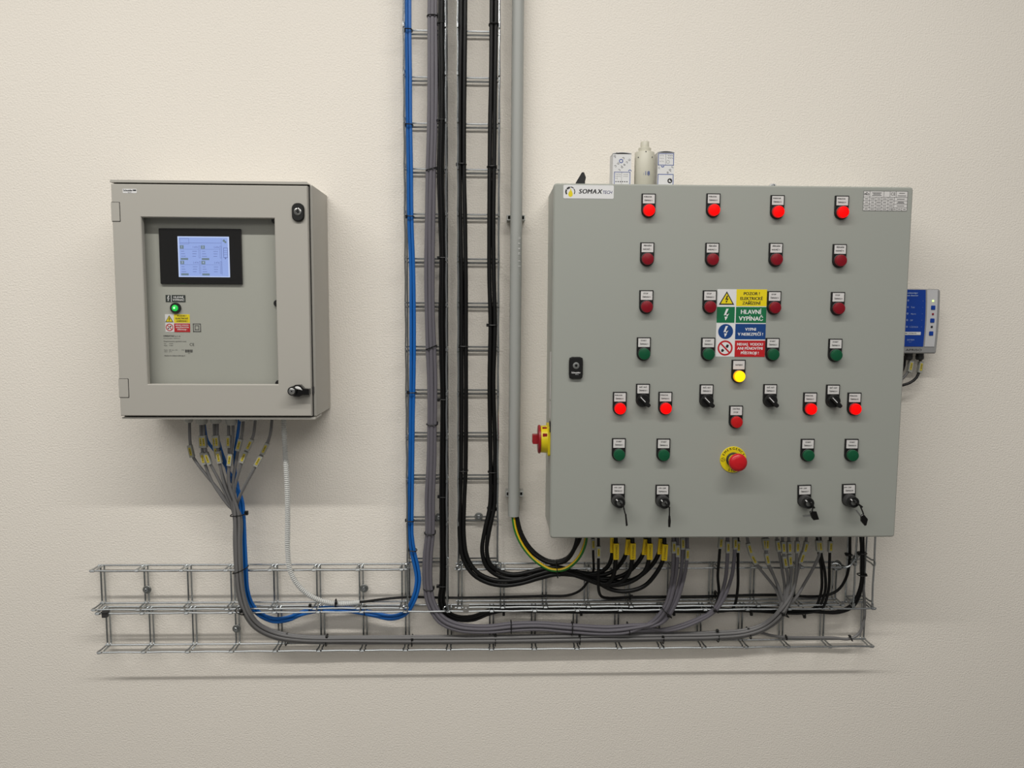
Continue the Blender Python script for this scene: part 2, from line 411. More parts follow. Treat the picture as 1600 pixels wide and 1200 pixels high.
# ---------------------------------------------------------------- grey conduit pipe and clips
d0 = .030
pt, pb = at(810, -40, d0), at(802.6, 806, d0)
pipe = tag(MB().tube([pt + (pb - pt) * (i / 12) for i in range(13)], .0133, 22).build('conduit_pipe', 'pvc_grey'), 'straight grey plastic conduit pipe left of the button cabinet', 'pipe')
pr = MB()
for i, (v, ch) in enumerate(((372, 'U'), (380, 'P'), (388, 'R'), (396, 'M'), (408, '3'), (416, '2'), (428, '-'))):
    c = at(811.5, v, d0 + .0128); pr.text(ch, c.x, c.z, c.y, .0045, rot=math.radians(90))
pr.build('print', 'ink_white', pipe)
for v, side in ((340, 'upper pipe clip beside the top half of the button cabinet'), (772, 'lower pipe clip near the open end of the conduit pipe')):
    cc = at(806.3 if v < 500 else 804, v, d0)
    t = thing('pipe_clip', (cc.x, 0, cc.z - .006), 'grey plastic ' + side, 'clip', 'clips holding the conduit pipe')
    MB().rbox(cc.x - .012, cc.x + .012, cc.z - .006, cc.z + .006, 0, -.016, .001).build('clip_base', 'pvc_grey', t)
    for s in (-1, 1):
        x = cc.x + s * .0155
        e = frame_mesh(x - .0048, x + .0048, cc.z - .006, cc.z + .006, x - .0026, x + .0026, cc.z - .0040, cc.z + .0040, -.0005, -.030, .0003)
        e.build('clip_ear', 'pvc_grey', t)

# ---------------------------------------------------------------- cabinet with display (left)
LX, LZ, LW, LH, LD = 0.1281, 1.0091 + OZ, 0.3957, 0.4751, 0.1664
L = thing('display_cabinet', (LX + LW / 2, 0, LZ - LH - .008), 'grey wall cabinet with a glazed door and a lit display inside', 'cabinet')
x0, x1, z0, z1 = LX, LX + LW, LZ - LH, LZ
b = frame_mesh(x0 - .002, x1 + .006, z0 - .002, z1 + .004, x0 + .010, x1 - .010, z0 + .010, z1 - .008, -.0205, -.150, .0008)   # hollow body: sides, then the back
b.box(x0 - .002, x1 + .006, -.0200, -.002, z0 - .002, z1 + .004)
b.build('body', 'cabinet_warm', L)
for q in ([(x0 - .004, z1 + .0035), (x1 + .002, z1 + .0035), (x1 - .002, z1 + .0085), (x0 - .002, z1 + .0085)], [(x0 + .001, z0 - .0075), (x1 + .006, z0 - .0075), (x1 + .006, z0 - .0035), (x0, z0 - .0035)]):
    MB().prism(q, -.10, -.163 if q[0][1] > z1 else -.161).build('rain_rim', 'cabinet_warm', L)   # projecting rims above and below the door
# gasket ring as four strips behind the door edge
frame_mesh(x0 + .002, x1 + .0015, z0 - .003, z1 + .003, x0 + .014, x1 - .012, z0 + .010, z1 - .010, -.1502, -.1534, .0003).build('gasket', 'gasket', L)
# door frame with window opening
wTL, wBR = at(220, 339.5, LD), at(434.6, 601, LD); wTR, wBL = at(428.6, 341, LD), at(231, 600, LD)
wx0 = (wTL.x + wBL.x) / 2; wx1 = (wTR.x + wBR.x) / 2; wz1 = (wTL.z + wTR.z) / 2; wz0 = (wBL.z + wBR.z) / 2
door = frame_mesh(x0, x1, z0, z1, wx0, wx1, wz0, wz1, -.1535, -LD, .0015).build('door', 'cabinet_warm', L)
MB().box(wx0 - .004, wx1 + .004, -.1565, -.1545, wz0 - .004, wz1 + .004).build('window_pane', 'window_glass', door)
lipm = MB()
for (u0, v0, u1, v1, sx) in ((175.5, 316, 188, 346, 0), (188.5, 592, 201.5, 621, 0)):
    a, c = at(u0, v0, LD), at(u1, v1, LD)
    h = MB().rbox(x0 - .0006, c.x + .0007, c.z - .0007, a.z + .0007, -LD + .003, -LD - .0003, .001).build('hinge_gap', 'gasket', L)
    MB().rbox(x0 - .0012, c.x - .0004, c.z + .0004, a.z - .0004, -LD + .003, -LD - .0009, .0012, bevel=.0004).build('hinge_cover', 'cabinet_warm', h)
# maker sticker
a, c = at(191.7, 295, LD), at(213.8, 301.8, LD)
y = -LD - .0004
st = MB().rbox(a.x, c.x, c.z, a.z, -LD + .0002, y, .001, 0)
st.text('Schneider', a.x + (c.x - a.x) * .38, (a.z + c.z) / 2 + .001, y - .0002, .0042, 1, .01, maxw=(c.x - a.x) * .66)
st.rbox(c.x - .0075, c.x - .001, (a.z + c.z) / 2, (a.z + c.z) / 2 + .0028, y, y - .0002, .0006, 1)
st.text('Electric', a.x + (c.x - a.x) * .5, (a.z + c.z) / 2 - .003, y - .0002, .0018, 1, 0)
st.build('maker_sticker', ['sticker_white', 'ink_black'], L)
# upper lock
c = at(466.3, 332, LD)
lk = MB().rbox(c.x - .0125, c.x + .0125, c.z - .0185, c.z + .0185, -LD, -LD - .006, .011, bevel=.002, seg=6).build('lock', 'black_plastic', L)
MB().lathe(c + Vector((0, -.006, .001)), (0, -1, 0), [(.0075, -.002), (.0075, .0012), (.0055, .0018), (.0048, .0004), (.0, .0004)], 20).build('lock_ring', 'chrome', lk)
MB().lathe(c + Vector((0, -.006, .001)), (0, -1, 0), [(.0034, -.002), (.0034, .002), (0, .002)], 14).box(c.x - .001, c.x + .001, c.y - .0085, c.y - .006, c.z + .004, c.z + .010).build('lock_core', 'black_plastic', lk)
# lower key handle
c = at(466, 610.5, LD + .01)
hm = MB()
hm.prism([(c.x - .016, c.z - .004), (c.x - .009, c.z - .0115), (c.x + .002, c.z - .0125), (c.x + .009, c.z - .009), (c.x + .0235, c.z - .0085), (c.x + .0235, c.z + .004), (c.x + .012, c.z + .005), (c.x + .005, c.z + .0125), (c.x - .005, c.z + .0125), (c.x - .014, c.z + .007)], -LD, -LD - .016, bevel=.002)
hd = hm.build('key_handle', 'black_gloss', L)
kc = at(457, 611, LD + .017)
MB().lathe(Vector((kc.x, -LD - .002, kc.z)), (0, -1, 0), [(.0095, 0), (.0095, .019), (.0085, .021), (.0075, .021)], 20).build('key_barrel', 'black_plastic', hd)
MB().lathe(Vector((kc.x, -LD - .002, kc.z)), (0, -1, 0), [(.0066, .014), (.0066, .0218), (.0058, .0222), (.0015, .0222), (.0015, .021), (0, .021)], 18).build('key_core', 'chrome', hd)
MB().prism([(c.x - .007, c.z + .005), (c.x + .010, c.z + .0015), (c.x + .006, c.z + .0075), (c.x + .001, c.z + .0098), (c.x - .004, c.z + .0092)], -LD - .012, -LD - .0182, bevel=.0015).build('chrome_cap', 'chrome_painted_glint', hd)
MB().box(x1 - .003, x1 + .003, -.158, -.145, c.z - .008, c.z + .006).build('latch_plate', 'dark_grey', hd)
# inner panel with display
PD = .1370
pn = MB().box(x0 + .012, x1 - .012, -PD, -PD + .003, z0 + .012, z1 - .012).build('inner_panel', 'inner_panel', L)
for (u, v) in ((431, 345), (434, 474), (436.5, 599)):
    c = at(u, v, PD)
    MB().lathe(c, (0, -1, 0), [(.0075, 0), (.0075, .005), (.0065, .006), (.004, .006), (.0035, .0045), (0, .0045)], 18).build('panel_screw', 'black_plastic', pn)
a, e = at(249.2, 357, PD), at(379.8, 444.5, PD)
bz = MB().rbox(a.x, e.x, e.z, a.z, -PD, -PD - .006, .0015, bevel=.001).build('display_bezel', 'bezel_black', L)
a, e = at(277.3, 369.2, PD + .006), at(359.6, 433.3, PD + .006)
sx0, sx1, sz0, sz1 = a.x, e.x, e.z, a.z; sw, sh = sx1 - sx0, sz1 - sz0; y = -PD - .0063
sc = MB(); sc.quad(sx0, sx1, sz0, sz1, y, 1); sc.quad(sx0 + sw * .025, sx1 - sw * .025, sz0 + sh * .02, sz1 - sh * .025, y - .0002, 0)
Y = y - .0004
fx = lambda f: sx0 + sw * f
fz = lambda f: sz1 - sh * f
sc.line((fx(.04), fz(.16)), (fx(.85), fz(.16)), .0006, Y, 2); sc.frame(fx(.04), fx(.22), fz(.19), fz(.05), .0005, Y, 2); sc.line((fx(.85), fz(.05)), (fx(.85), fz(.95)), .0004, Y, 2)
sc.disc(fx(.90), fz(.10), .0028, Y, 3, 6); sc.disc(fx(.93), fz(.135), .0024, Y, 3, 6)
for ix, bx in enumerate((.04, .45)):
    for iz, bz_ in enumerate((.22, .60)):
        sc.quad(fx(bx), fx(bx + .075), fz(bz_ + .085), fz(bz_), Y, 3); sc.text(str(1 + ix + 2 * iz), fx(bx + .037), fz(bz_ + .042), Y - .0002, .0045, 1)
        sc.text(('1.695', '2.476', '2.476', '2.476')[ix + 2 * iz], fx(bx + .30), fz(bz_ + .045), Y, .0036, 2)
        sc.line((fx(bx), fz(bz_ + .095)), (fx(bx + .36), fz(bz_ + .095)), .0004, Y, 2)
        sc.frame(fx(bx + .365), fx(bx + .395), fz(bz_ + .31), fz(bz_ + .01), .0005, Y, 2)
        for j in range(3):
            sc.quad(fx(bx + .02), fx(bx + .02 + (.06, .075, .09)[j]), fz(bz_ + .152 + .06 * j), fz(bz_ + .142 + .06 * j), Y, 2)
            sc.quad(fx(bx + .24), fx(bx + .24 + .09 - .01 * j), fz(bz_ + .152 + .06 * j), fz(bz_ + .142 + .06 * j), Y, 2)
        sc.quad(fx(bx + .01), fx(bx + .155), fz(bz_ + .36), fz(bz_ + .31), Y, 3)
sc.frame(fx(.885), fx(.97), fz(.52), fz(.27), .0009, Y, 2)
for j in range(3): sc.line((fx(.895), fz(.34 + .05 * j)), (fx(.96), fz(.34 + .05 * j)), .0005, Y, 2)
sc.poly([(fx(.905), fz(.52)), (fx(.94), fz(.52)), (fx(.92), fz(.56))], Y, 2)
sc.build('screen', ['screen', 'screen_edge', 'screen_ink', 'screen_olive'], bz, fix=False)
def bolt_pts(x, z, h):
    return [(x + a * h, z + b * h) for a, b in ((.02, .5), (.22, .5), (.06, .12), (.24, .14), (.04, -.26), (.14, -.24), (-.04, -.5), (-.12, -.2), (-.04, -.24), (.06, -.02), (-.2, -.05))]
def bolt(m, x, z, h, y, mi):
    m.add([(x + a * h, y, z + b * h) for a, b in ((0., .5), (.2, .5), (-.2, -.06), (.02, .1), (.26, .12), (.06, -.02), (-.1, -.24), (.04, -.24), (.13, -.2), (-.05, -.5), (-.13, -.16), (.02, .1), (.04, -.02))],
          [(0, 1, 3, 2), (2, 3, 4, 12), (3, 4, 7, 12), (10, 9, 8)], mi)
# HLAVNI VYPINAC plate
a, e = at(258.8, 460.8, PD), at(290, 472, PD); y = -PD - .0008
p = MB().box(a.x, e.x, -PD, y, e.z, a.z, 0)
p.quad(a.x + .0112, a.x + .0124, e.z, a.z, y - .0002, 1)
bolt(p, a.x + .0055, (a.z + e.z) / 2, .012, y - .0002, 1)
cx = (a.x + .0124 + e.x) / 2
p.text('HLAVNÍ', cx, a.z - .0048, y - .0002, .0042, 1, .01, maxw=.022).text('VYPÍNAČ', cx, e.z + .0042, y - .0002, .0042, 1, .01, maxw=.024)
p.build('switch_sign', ['sign_dark', 'ink_white'], L)
# green lamp
c = at(275, 481.3, PD)
gl = MB().lathe(c, (0, -1, 0), [(.0112, 0), (.0112, .004), (.0095, .006), (.007, .006), (.006, .004)], 26).build('indicator_lamp', 'black_plastic', L)
MB().lathe(c, (0, -1, 0), [(.0066, .002), (.0066, .006), (.0055, .0085), (.003, .0098), (0, .010)], 22).build('lens', 'lens_green_lit', gl)
MB().lathe(c + Vector((0, -.0098, 0)), (0, -1, 0), [(.002, 0), (.0015, .0006), (0, .0008)], 10).build('lamp_core', 'led_core', gl)
# small warning sticker, double insulation mark, rating text
def prohibit(m, x, z, r, y, red, blk):
    m.ring(x, z, r * .78, r, y - .0002, red); m.line((x - r * .62, z + r * .62), (x + r * .62, z - r * .62), r * .2, y - .0003, red)
    m.poly([(x + r * .05, z + r * .2), (x + r * .22, z + r * .48), (x + r * .5, z + r * .4), (x + r * .38, z + r * .05), (x + r * .2, z + r * .02)], y - .0002, blk)
    m.poly([(x - r * .5, z - r * .2), (x - r * .3, z - r * .1), (x - r * .1, z - r * .3), (x - r * .25, z - r * .5), (x - r * .5, z - r * .5)], y - .0002, blk)
def triangle(m, x, z, h, y, blk, yel):
    def tri(k, yy, mi): m.poly([(x, z + h * .5 * k), (x - h * .58 * k, z - h * .5 * k), (x + h * .58 * k, z - h * .5 * k)], yy, mi)
    tri(1, y - .0002, blk)
    zc = z - h * .03
    m.poly([(x, zc + h * .38), (x - h * .44, zc - h * .38), (x + h * .44, zc - h * .38)], y - .0004, yel); bolt(m, x, z - h * .1, h * .55, y - .0006, blk)
a, e = at(257.8, 491, PD), at(297.5, 518.8, PD); y = -PD - .0006; w = e.x - a.x; h = a.z - e.z
p = MB().box(a.x, e.x, -PD, y, e.z, a.z, 0); xm = a.x + w * .36; zm = (a.z + e.z) / 2
p.quad(xm, e.x, zm + .0006, a.z, y - .0002, 1); p.quad(xm, e.x, e.z, zm - .0006, y - .0002, 2)
triangle(p, a.x + w * .17, a.z - h * .25, h * .4, y, 3, 1); prohibit(p, a.x + w * .17, e.z + h * .26, h * .21, y, 2, 3)
for i, s in enumerate(('POZOR !', 'ELEKTRICKÉ', 'ZAŘÍZENÍ !')): p.text(s, (xm + e.x) / 2, a.z - h * (.09 + .15 * i), y - .0004, .0034, 3, .01, maxw=w * .5)
for i, s in enumerate(('NEHAS VODOU', 'ANI PĚNOVÝMI', 'PŘÍSTROJI !')): p.text(s, (xm + e.x) / 2, zm - h * (.12 + .125 * i), y - .0004, .003, 4, .01, maxw=w * .52)
p.build('warning_sign', ['sticker_white', 'sign_yellow', 'sign_red', 'ink_black', 'ink_white'], L)
a, e = at(301.3, 505.2, PD), at(314.5, 518.8, PD)
p = MB().rbox(a.x, e.x, e.z, a.z, -PD, -PD - .0005, .0005, 0); y = -PD - .0008
p.frame(a.x + .0004, e.x - .0004, e.z + .0004, a.z - .0004, .0016, y, 1); p.frame(a.x + .0042, e.x - .0042, e.z + .0042, a.z - .0042, .0014, y, 1)
p.build('insulation_mark', ['inner_panel', 'ink_grey'], L)
p = MB(); y = -PD - .0003
a, e = at(253.5, 521.5, PD), at(306.5, 559.5, PD); 
def tx(s, u, v, h, al=-1, b=0.0, mw=None, mi=1):
    q = at(u, v, PD); p.text(s, q.x, q.z, y, h, mi, b, align=al, maxw=mw)
tx('UNISATAZ s. r. o.', 255.5, 525, .0034, b=.015, mw=.037); tx('Průmyslová 857/1, 190 00 Praha', 255.5, 528.8, .0019, mw=.047)
tx('Programovatelný signalizační panel', 256, 533.4, .0024, mw=.062); tx('Typ:', 256.2, 537, .002); tx('P-MINI', 264.5, 537, .002); tx('Model:', 256.3, 540, .002); tx('P-MINI', 264.5, 540, .002)
tx('CE', 300, 538.6, .006, 0, mi=2); tx('Napětí:   230V AC  ± 10%', 256.4, 547, .0019); tx('IP 54', 284, 547, .0019); tx('Výkon:    20 W', 256.4, 549.6, .0019)
for i in range(9):
    q = at(289.5 + i * 1.35, 548.5, PD); p.quad(q.x, q.x + .0010 + .0004 * (i % 3 == 0), q.z - .003, q.z + .003, y, 1)
tx('8595', 295.5, 552.3, .0016, 0); tx('MADE IN CZECH REPUBLIC', 257, 556, .0026, mw=.062)
p.build('rating_print', ['inner_panel', 'ink_black', 'ink_black'], L, fix=False)
# cable glands under the display cabinet
for u, rr, hh in ((294.5, .0095, .0255), (315, .0125, .030), (337, .0125, .0275), (361, .0125, .031), (379, .0095, .022), (400, .0085, .020), (427, .0085, .0185), (443.5, .0075, .017)):
    c = at(u, 646, .085)
    MB().lathe(Vector((c.x, -.085, z0)), (0, 0, -1), [(rr * .9, -.004), (rr * .9, hh * .45), (rr, hh * .5), (rr * .94, hh * .85), (rr * .7, hh), (rr * .5, hh)], 16).build('cable_gland', 'gland_grey', L)

# ---------------------------------------------------------------- control cabinet (right)
RX, RZ, RW, RH, RD = 1.0291, 1.0201 + OZ, 0.7562, 0.7515, 0.1654
R = thing('control_cabinet', (RX + RW / 2, 0, RZ - RH), 'large grey control cabinet with rows of lamps, buttons and key switches', 'cabinet')
x0, x1, z0, z1 = RX, RX + RW, RZ - RH, RZ
b = MB().rbox(x0 + .002, x1 - .002, z0 + .002, z1 - .0005, 0, -.140, .003)
b.build('body', 'cabinet_grey', R)
MB().box(x0 + .006, x1 - .006, -.1452, -.1395, z0 + .006, z1 - .006).build('gasket', 'gasket', R)
MB().rbox(x0, x1, z0, z1, -.1450, -RD, .006, bevel=.003).build('door', 'cabinet_grey', R)
MB().box(x0 + .0005, x0 + .003, -.141, -.1385, z0 + .006, z1 - .006).build('edge_strip', 'cabinet_pale', R)
DP = lambda u, v: at(u, v, RD)
# --- lamps, push buttons, selectors
HB = rrect(-.0146, .0146, -.0146, .0352, .0008, 2)
hpts = [(-.0146, .0348), (-.0146, 0)] + [(-.0146 * math.cos(t), -.0146 * math.sin(t)) for t in [math.pi * i / 14 for i in range(1, 14)]] + [(.0146, 0), (.0146, .0348)]
holder_me = MB().prism(hpts, 0, -.0042, bevel=.0008).mesh('holder', 'black_plastic')
plate_me = MB().rbox(-.0122, .0122, .0146, .0326, -.004, -.0049, .0005).mesh('legend_plate', 'legend_white')
lamp_prof = [(.0138, .003), (.0138, .0065), (.0128, .0072), (.0124, .0072), (.0122, .0125), (.0112, .0142), (.006, .0148), (0, .015)]
lens_me = {}
def lens_mesh(m):
    if m not in lens_me:
        q = MB().lathe((0, 0, 0), (0, -1, 0), [(.0124, .0072), (.0122, .0125), (.0114, .0140)], 26, 1)
        q.f.pop(); q.m.pop(); q.smooth.pop()
        q.lathe((0, 0, 0), (0, -1, 0), [(.0114, .0140), (.0085, .0147), (0, .015)], 26, 0)
        lens_me[m] = q.mesh('lens', [m, {'lens_yellow_lit': 'lens_yellow_rim', 'lens_red_lit': 'lens_red_rim'}.get(m, m)], fix=False)
    return lens_me[m]
bezel_me = MB().lathe((0, 0, 0), (0, -1, 0), [(.0138, .003), (.0138, .0068), (.0130, .0075), (.0122, .0075)], 26).mesh('bezel', 'black_plastic')
knob = MB().lathe((0, 0, 0), (0, -1, 0), [(.0138, .003), (.0134, .012), (.012, .0135), (0, .0135)], 26)
ca, sa = math.cos(math.radians(-45)), math.sin(math.radians(-45))
def rot2(p): return (p[0] * ca - p[1] * sa, p[0] * sa + p[1] * ca)
knob.prism([rot2(p) for p in rrect(-.0125, .0168, -.0042, .0042, .0035, 4)], -.012, -.0225, bevel=.0012)
knob_me = knob.mesh('knob', 'black_plastic')
mark_me = MB().prism([rot2(p) for p in rrect(-.0118, .0028, -.0007, .0007, .0005, 2)], -.022, -.0229).mesh('pointer_mark', 'ink_white')
barrel_me = MB().lathe((0, 0, 0), (0, -1, 0), [(.0140, .003), (.0137, .014), (.0122, .018), (.0112, .018)], 28).mesh('lock_barrel', 'dark_grey')
kring_me = MB().lathe((0, 0, 0), (0, -1, 0), [(.0112, .017), (.0118, .0185), (.0118, .0268), (.0108, .028), (.0066, .028), (.0062, .0255)], 28).mesh('lock_ring', 'black_plastic')
core_me = MB().lathe((0, 0, 0), (0, -1, 0), [(.0064, .010), (.0064, .0262), (0, .0262)], 20).mesh('lock_core', 'zinc_dull')
kmark_me = MB().prism([rot2(p) for p in rrect(-.0112, -.0068, -.0011, .0011, .0004, 2)], -.0275, -.0288).mesh('pointer_mark', 'ink_white')
def control(name, u, vtop, l1, l2, kind, off1=0.0, off2=0.0, tilt=0.0):
    q = DP(u, vtop); c = Vector((q.x, -RD, q.z - .0348))
    o = inst(name, holder_me, R, c - R.location)
    if tilt: o.rotation_euler.y = tilt
    inst('legend_plate', plate_me, o, (0, 0, 0))
    t = MB()
    if l2: t.text(l1, off1, .0278, -.0051, .0030, 0, .012, maxw=.016).text(l2, off2, .0205, -.0051, .0030, 0, .012, maxw=.017)
    else: t.text(l1, 0, .0238, -.0051, .0028, 0, .012, maxw=.015)
    po = bpy.data.objects.new('legend_print', t.mesh('legend_print', 'ink_black', fix=False)); COL.objects.link(po); po.parent = o
    if kind == 'selector':
        inst('knob', knob_me, o, (0, 0, 0)); inst('pointer_mark', mark_me, o, (0, 0, 0))
    elif kind == 'key':
        inst('lock_barrel', barrel_me, o, (0, 0, 0)); inst('lock_ring', kring_me, o, (0, 0, 0)); inst('lock_core', core_me, o, (0, 0, 0)); inst('pointer_mark', kmark_me, o, (0, 0, 0))
    else:
        inst('bezel', bezel_me, o, (0, 0, 0)); inst('lens', lens_mesh(kind), o, (0, 0, 0))
    return o
for i, (u, v) in enumerate(((1013.3, 302.8), (1114.4, 302.6), (1214.5, 305.2), (1315, 306))): control('indicator_lamp', u, v, 'PORUCHA', 'ČERPADLO %d' % (i + 1), 'lens_red_lit', -.002, -.001)
for i, (u, v) in enumerate(((1011.2, 379), (1112.7, 379.6), (1212, 379.8), (1311.6, 381.6))): control('indicator_lamp', u, v, 'PŘEPLNĚNÍ', 'NÁDRŽ %d' % (i + 1), 'lens_red', 0, -.001)
for i, (u, v) in enumerate(((1009.8, 453.5), (1108.7, 453.8), (1209.4, 455), (1308.8, 456.3))): control('push_button', u, v, 'STOP', 'ČERPADLO %d' % (i + 1), 'lens_red', -.002, 0)
for i, (u, v) in enumerate(((1005.8, 527), (1106.2, 527.4), (1206.8, 528), (1304.8, 529.2))): control('push_button', u, v, 'START', 'ČERPADLO %d' % (i + 1), 'lens_green', -.001, 0)
for i, (u, v) in enumerate(((1004.4, 599.5), (1103.7, 600.4), (1203, 600.1), (1301, 600.8))): control('selector_switch', u, v, 'RUČ / AUT', 'ČERPADLO %d' % (i + 1), 'selector')
for i, (u, v) in enumerate(((968.3, 612.2), (1039.4, 612), (1265.4, 613), (1334.5, 613.2))): control('indicator_lamp', u, v, 'PORUCHA', 'ČERPADLO %d' % (i + 5), 'lens_red_lit', -.003, -.001)
for i, (u, v) in enumerate(((966.8, 684.4), (1036.4, 685), (1261.5, 685.5), (1330.2, 685.5))): control('push_button', u, v, 'START', 'ČERPADLO %d' % (i + 5), 'lens_green', 0, 0)
control('indicator_lamp', 1153.7, 562, 'NAPÁJENÍ', None, 'lens_yellow_lit'); control('push_button', 1149.7, 633.5, 'CENTRAL', 'STOP', 'lens_red_bright', 0, -.001)
KS = ((965.6, 756.2, 0), (1034.7, 757.1, 0), (1257, 757.3, -.03), (1326.4, 755.8, -.03))
for i, (u, v, tl) in enumerate(KS): control('key_switch', u, v, 'VYP / ZAP', 'ČERPADLO %d' % (i + 5), 'key', -.001 if i < 2 else -.004, 0, tilt=tl)
# --- emergency stop
c = DP(1145.3, 717.9); c.y = -RD
es = MB().lathe(c, (0, -1, 0), [(.0285, 0), (.0285, .0015), (.028, .002), (0, .002)], 40).build('emergency_stop', 'switch_yellow', R)
pr = MB(); y = c.y - .0022
for i, ch in enumerate('EMERGENCY'):
    a = math.radians(90 - (i - 4) * 15.5); pr.text(ch, c.x + .0238 * math.cos(a), c.z + .0238 * math.sin(a), y, .0052, 0, .01, rot=a - math.pi / 2)
for i, ch in enumerate('STOP'):
    a = math.radians(-90 + (i - 1.5) * 14); pr.text(ch, c.x + .0242 * math.cos(a), c.z + .0242 * math.sin(a), y, .0052, 0, .01, rot=a + math.pi / 2)
for s in (-1, 1):
    pr.ring(c.x + s * .0225, c.z, .0038, .0046, y, 0, 20)
    for k in range(3):
        a = k * 2.094 + 1.57; pr.line((c.x + s * .0225 + .0008 * math.cos(a), c.z + .0008 * math.sin(a)), (c.x + s * .0225 + .003 * math.cos(a + .5), c.z + .003 * math.sin(a + .5)), .0011, y, 0)
pr.build('plate_print', 'ink_black', es, fix=False)
MB().lathe(c, (0, -1, 0), [(.0158, .001), (.0158, .006), (.0148, .008), (.0125, .008)], 30).build('collar', 'dark_grey', es)
MB().lathe(c, (0, -1, 0), [(.0125, .002), (.0125, .021), (.0115, .024)], 30).build('stem', 'switch_yellow', es)
MB().lathe(c, (0, -1, 0), [(.011, .020), (.0155, .024), (.0185, .0285), (.0192, .033), (.0186, .0365), (.0165, .0395), (.010, .0412), (0, .0418)], 36).build('mushroom_head', 'estop_red', es)
# --- warning sign block
a, e = at(1121, 451.8, RD), at(1194.6, 557.6, RD); y = -RD - .0005; w = e.x - a.x; h = a.z - e.z
p = MB().box(a.x, e.x, -RD, y, e.z, a.z, 0); yy = y - .0002; y3 = y - .0004
rows = [(.0, .248), (.26, .495), (.51, .74), (.757, 1.0)]
Z = lambda f: a.z - h * f
xm = a.x + w * .385
for i, (f0, f1) in enumerate(rows): p.quad(xm, e.x, Z(f1), Z(f0), yy, (1, 2, 3, 4)[i])
p.quad(a.x, a.x + w * .362, Z(.495), Z(.26), yy, 2)
xc = a.x + w * .19
triangle(p, xc, Z(.13), h * .2, y, 5, 1); bolt(p, xc, Z(.375), h * .175, y3, 6)
p.disc(xc, Z(.625), h * .112, yy, 3); bolt(p, xc, Z(.625), h * .165, y3, 6); prohibit(p, xc, Z(.87), h * .114, y, 4, 5)
xt = (xm + e.x) / 2
for s, f, hh, mi in (('POZOR !', .065, .0065, 5), ('ELEKTRICKÉ', .137, .0065, 5), ('ZAŘÍZENÍ', .205, .0065, 5), ('HLAVNÍ', .335, .0092, 6), ('VYPÍNAČ', .435, .0092, 6), ('VYPNI', .592, .0062, 6), ('V NEBEZPEČÍ !', .665, .0062, 6), ('NEHAS  VODOU', .815, .0058, 6), ('ANI PĚNOVÝMI', .877, .0058, 6), ('PŘÍSTROJI !', .945, .0058, 6)):
    p.text(s, xt, Z(f), y3, hh, mi, .012, maxw=w * .52, sx=.98)
p.build('warning_sign', ['sticker_white', 'sign_yellow', 'sign_green', 'sign_blue', 'sign_red', 'ink_black', 'ink_white'], R, fix=False)
# --- company sticker
a, e = at(880.4, 288.9, RD), at(958.8, 310.8, RD); y = -RD - .0005; w = e.x - a.x; h = a.z - e.z; yy = y - .0002
p = MB().rbox(a.x, e.x, e.z, a.z, -RD + .001, y, .0025, 0)
cx, cz = a.x + h * .52, (a.z + e.z) / 2
p.ring(cx, cz, h * .27, h * .38, yy, 1, 12, math.radians(150), math.radians(215)); p.ring(cx, cz, h * .24, h * .38, yy, 1, 10, math.radians(95), math.radians(142))
p.ring(cx, cz, h * .32, h * .38, yy, 1, 10, math.radians(45), math.radians(88)); p.ring(cx, cz, h * .31, h * .37, yy, 1, 10, math.radians(-30), math.radians(38))
p.poly([(cx - h * .16, cz - h * .2), (cx - h * .1, cz - h * .34), (cx + h * .04, cz - h * .4), (cx + h * .17, cz - h * .3), (cx + h * .19, cz - h * .12), (cx + h * .08, cz + h * .1), (cx + h * .04, cz + h * .28), (cx - h * .03, cz + h * .05), (cx - h * .1, cz - h * .02)], yy, 2)
def italic(m, s, x, z, y, hh, mi, bold, mw):
    gl = [text_geo(ch, .004) for ch in s]; k = hh / .72; gap = mw * .018
    kx = (mw - gap * (len(s) - 1) - 2 * bold * len(s)) / sum(g_[2] for g_ in gl)
    for vs, fs, ww in gl:
        x += ww * kx / 2 + bold
        for n_, dx in enumerate((-bold, 0, bold) if bold else (0,)):
            m.add([(x + dx + q[0] * kx + q[1] * k * .22, y - .00004 * n_, z + q[1] * k) for q in vs], fs, mi)
        x += ww * kx / 2 + bold + gap
italic(p, 'SOMAX', a.x + w * .31, cz + .0005, yy, h * .34, 1, .0005, w * .46); italic(p, 'TECH', a.x + w * .775, cz - .0008, yy, h * .24, 3, .0, w * .19)
p.build('company_sticker', ['sticker_white', 'ink_black', 'switch_yellow', 'ink_navy'], R, fix=False)
# --- rating plate (grid with print)
a, e = at(1349.6, 298.4, RD), at(1416.6, 329.7, RD); y = -RD - .0004; w = e.x - a.x; h = a.z - e.z; yy = y - .0002
p = MB().box(a.x, e.x, -RD + .001, y, e.z, a.z, 0)
X = lambda f: a.x + w * f
Zr = lambda f: a.z - h * f
lw = .0007
for f in (0, .31, .49, .66, .84, 1): p.line((X(0), Zr(f)), (X(1), Zr(f)), lw, yy, 1)
for f, f0, f1 in ((0, 0, 1), (1, 0, 1), (.14, 0, 1), (.46, 0, .31), (.6, 0, .31), (.74, 0, .31), (.28, .31, 1), (.415, .31, 1), (.56, .31, 1), (.7, .31, .84), (.66, .84, 1), (.77, .84, 1), (.88, .84, 1)): p.line((X(f), Zr(f0)), (X(f), Zr(f1)), lw, yy, 1)
p.text('PRO', X(.07), Zr(.17), yy, .0042, 2, .02, maxw=.010); p.poly([(X(.045), Zr(.06)), (X(.095), Zr(.06)), (X(.07), Zr(.1))], yy, 2); p.text('CE', X(.67), Zr(.15), yy, .0062, 2)
rng = random.Random(3)
def bar(f, g, ww): p.quad(X(f) - ww / 2, X(f) + ww / 2, Zr(g) - .0006, Zr(g) + .0006, yy, 1)
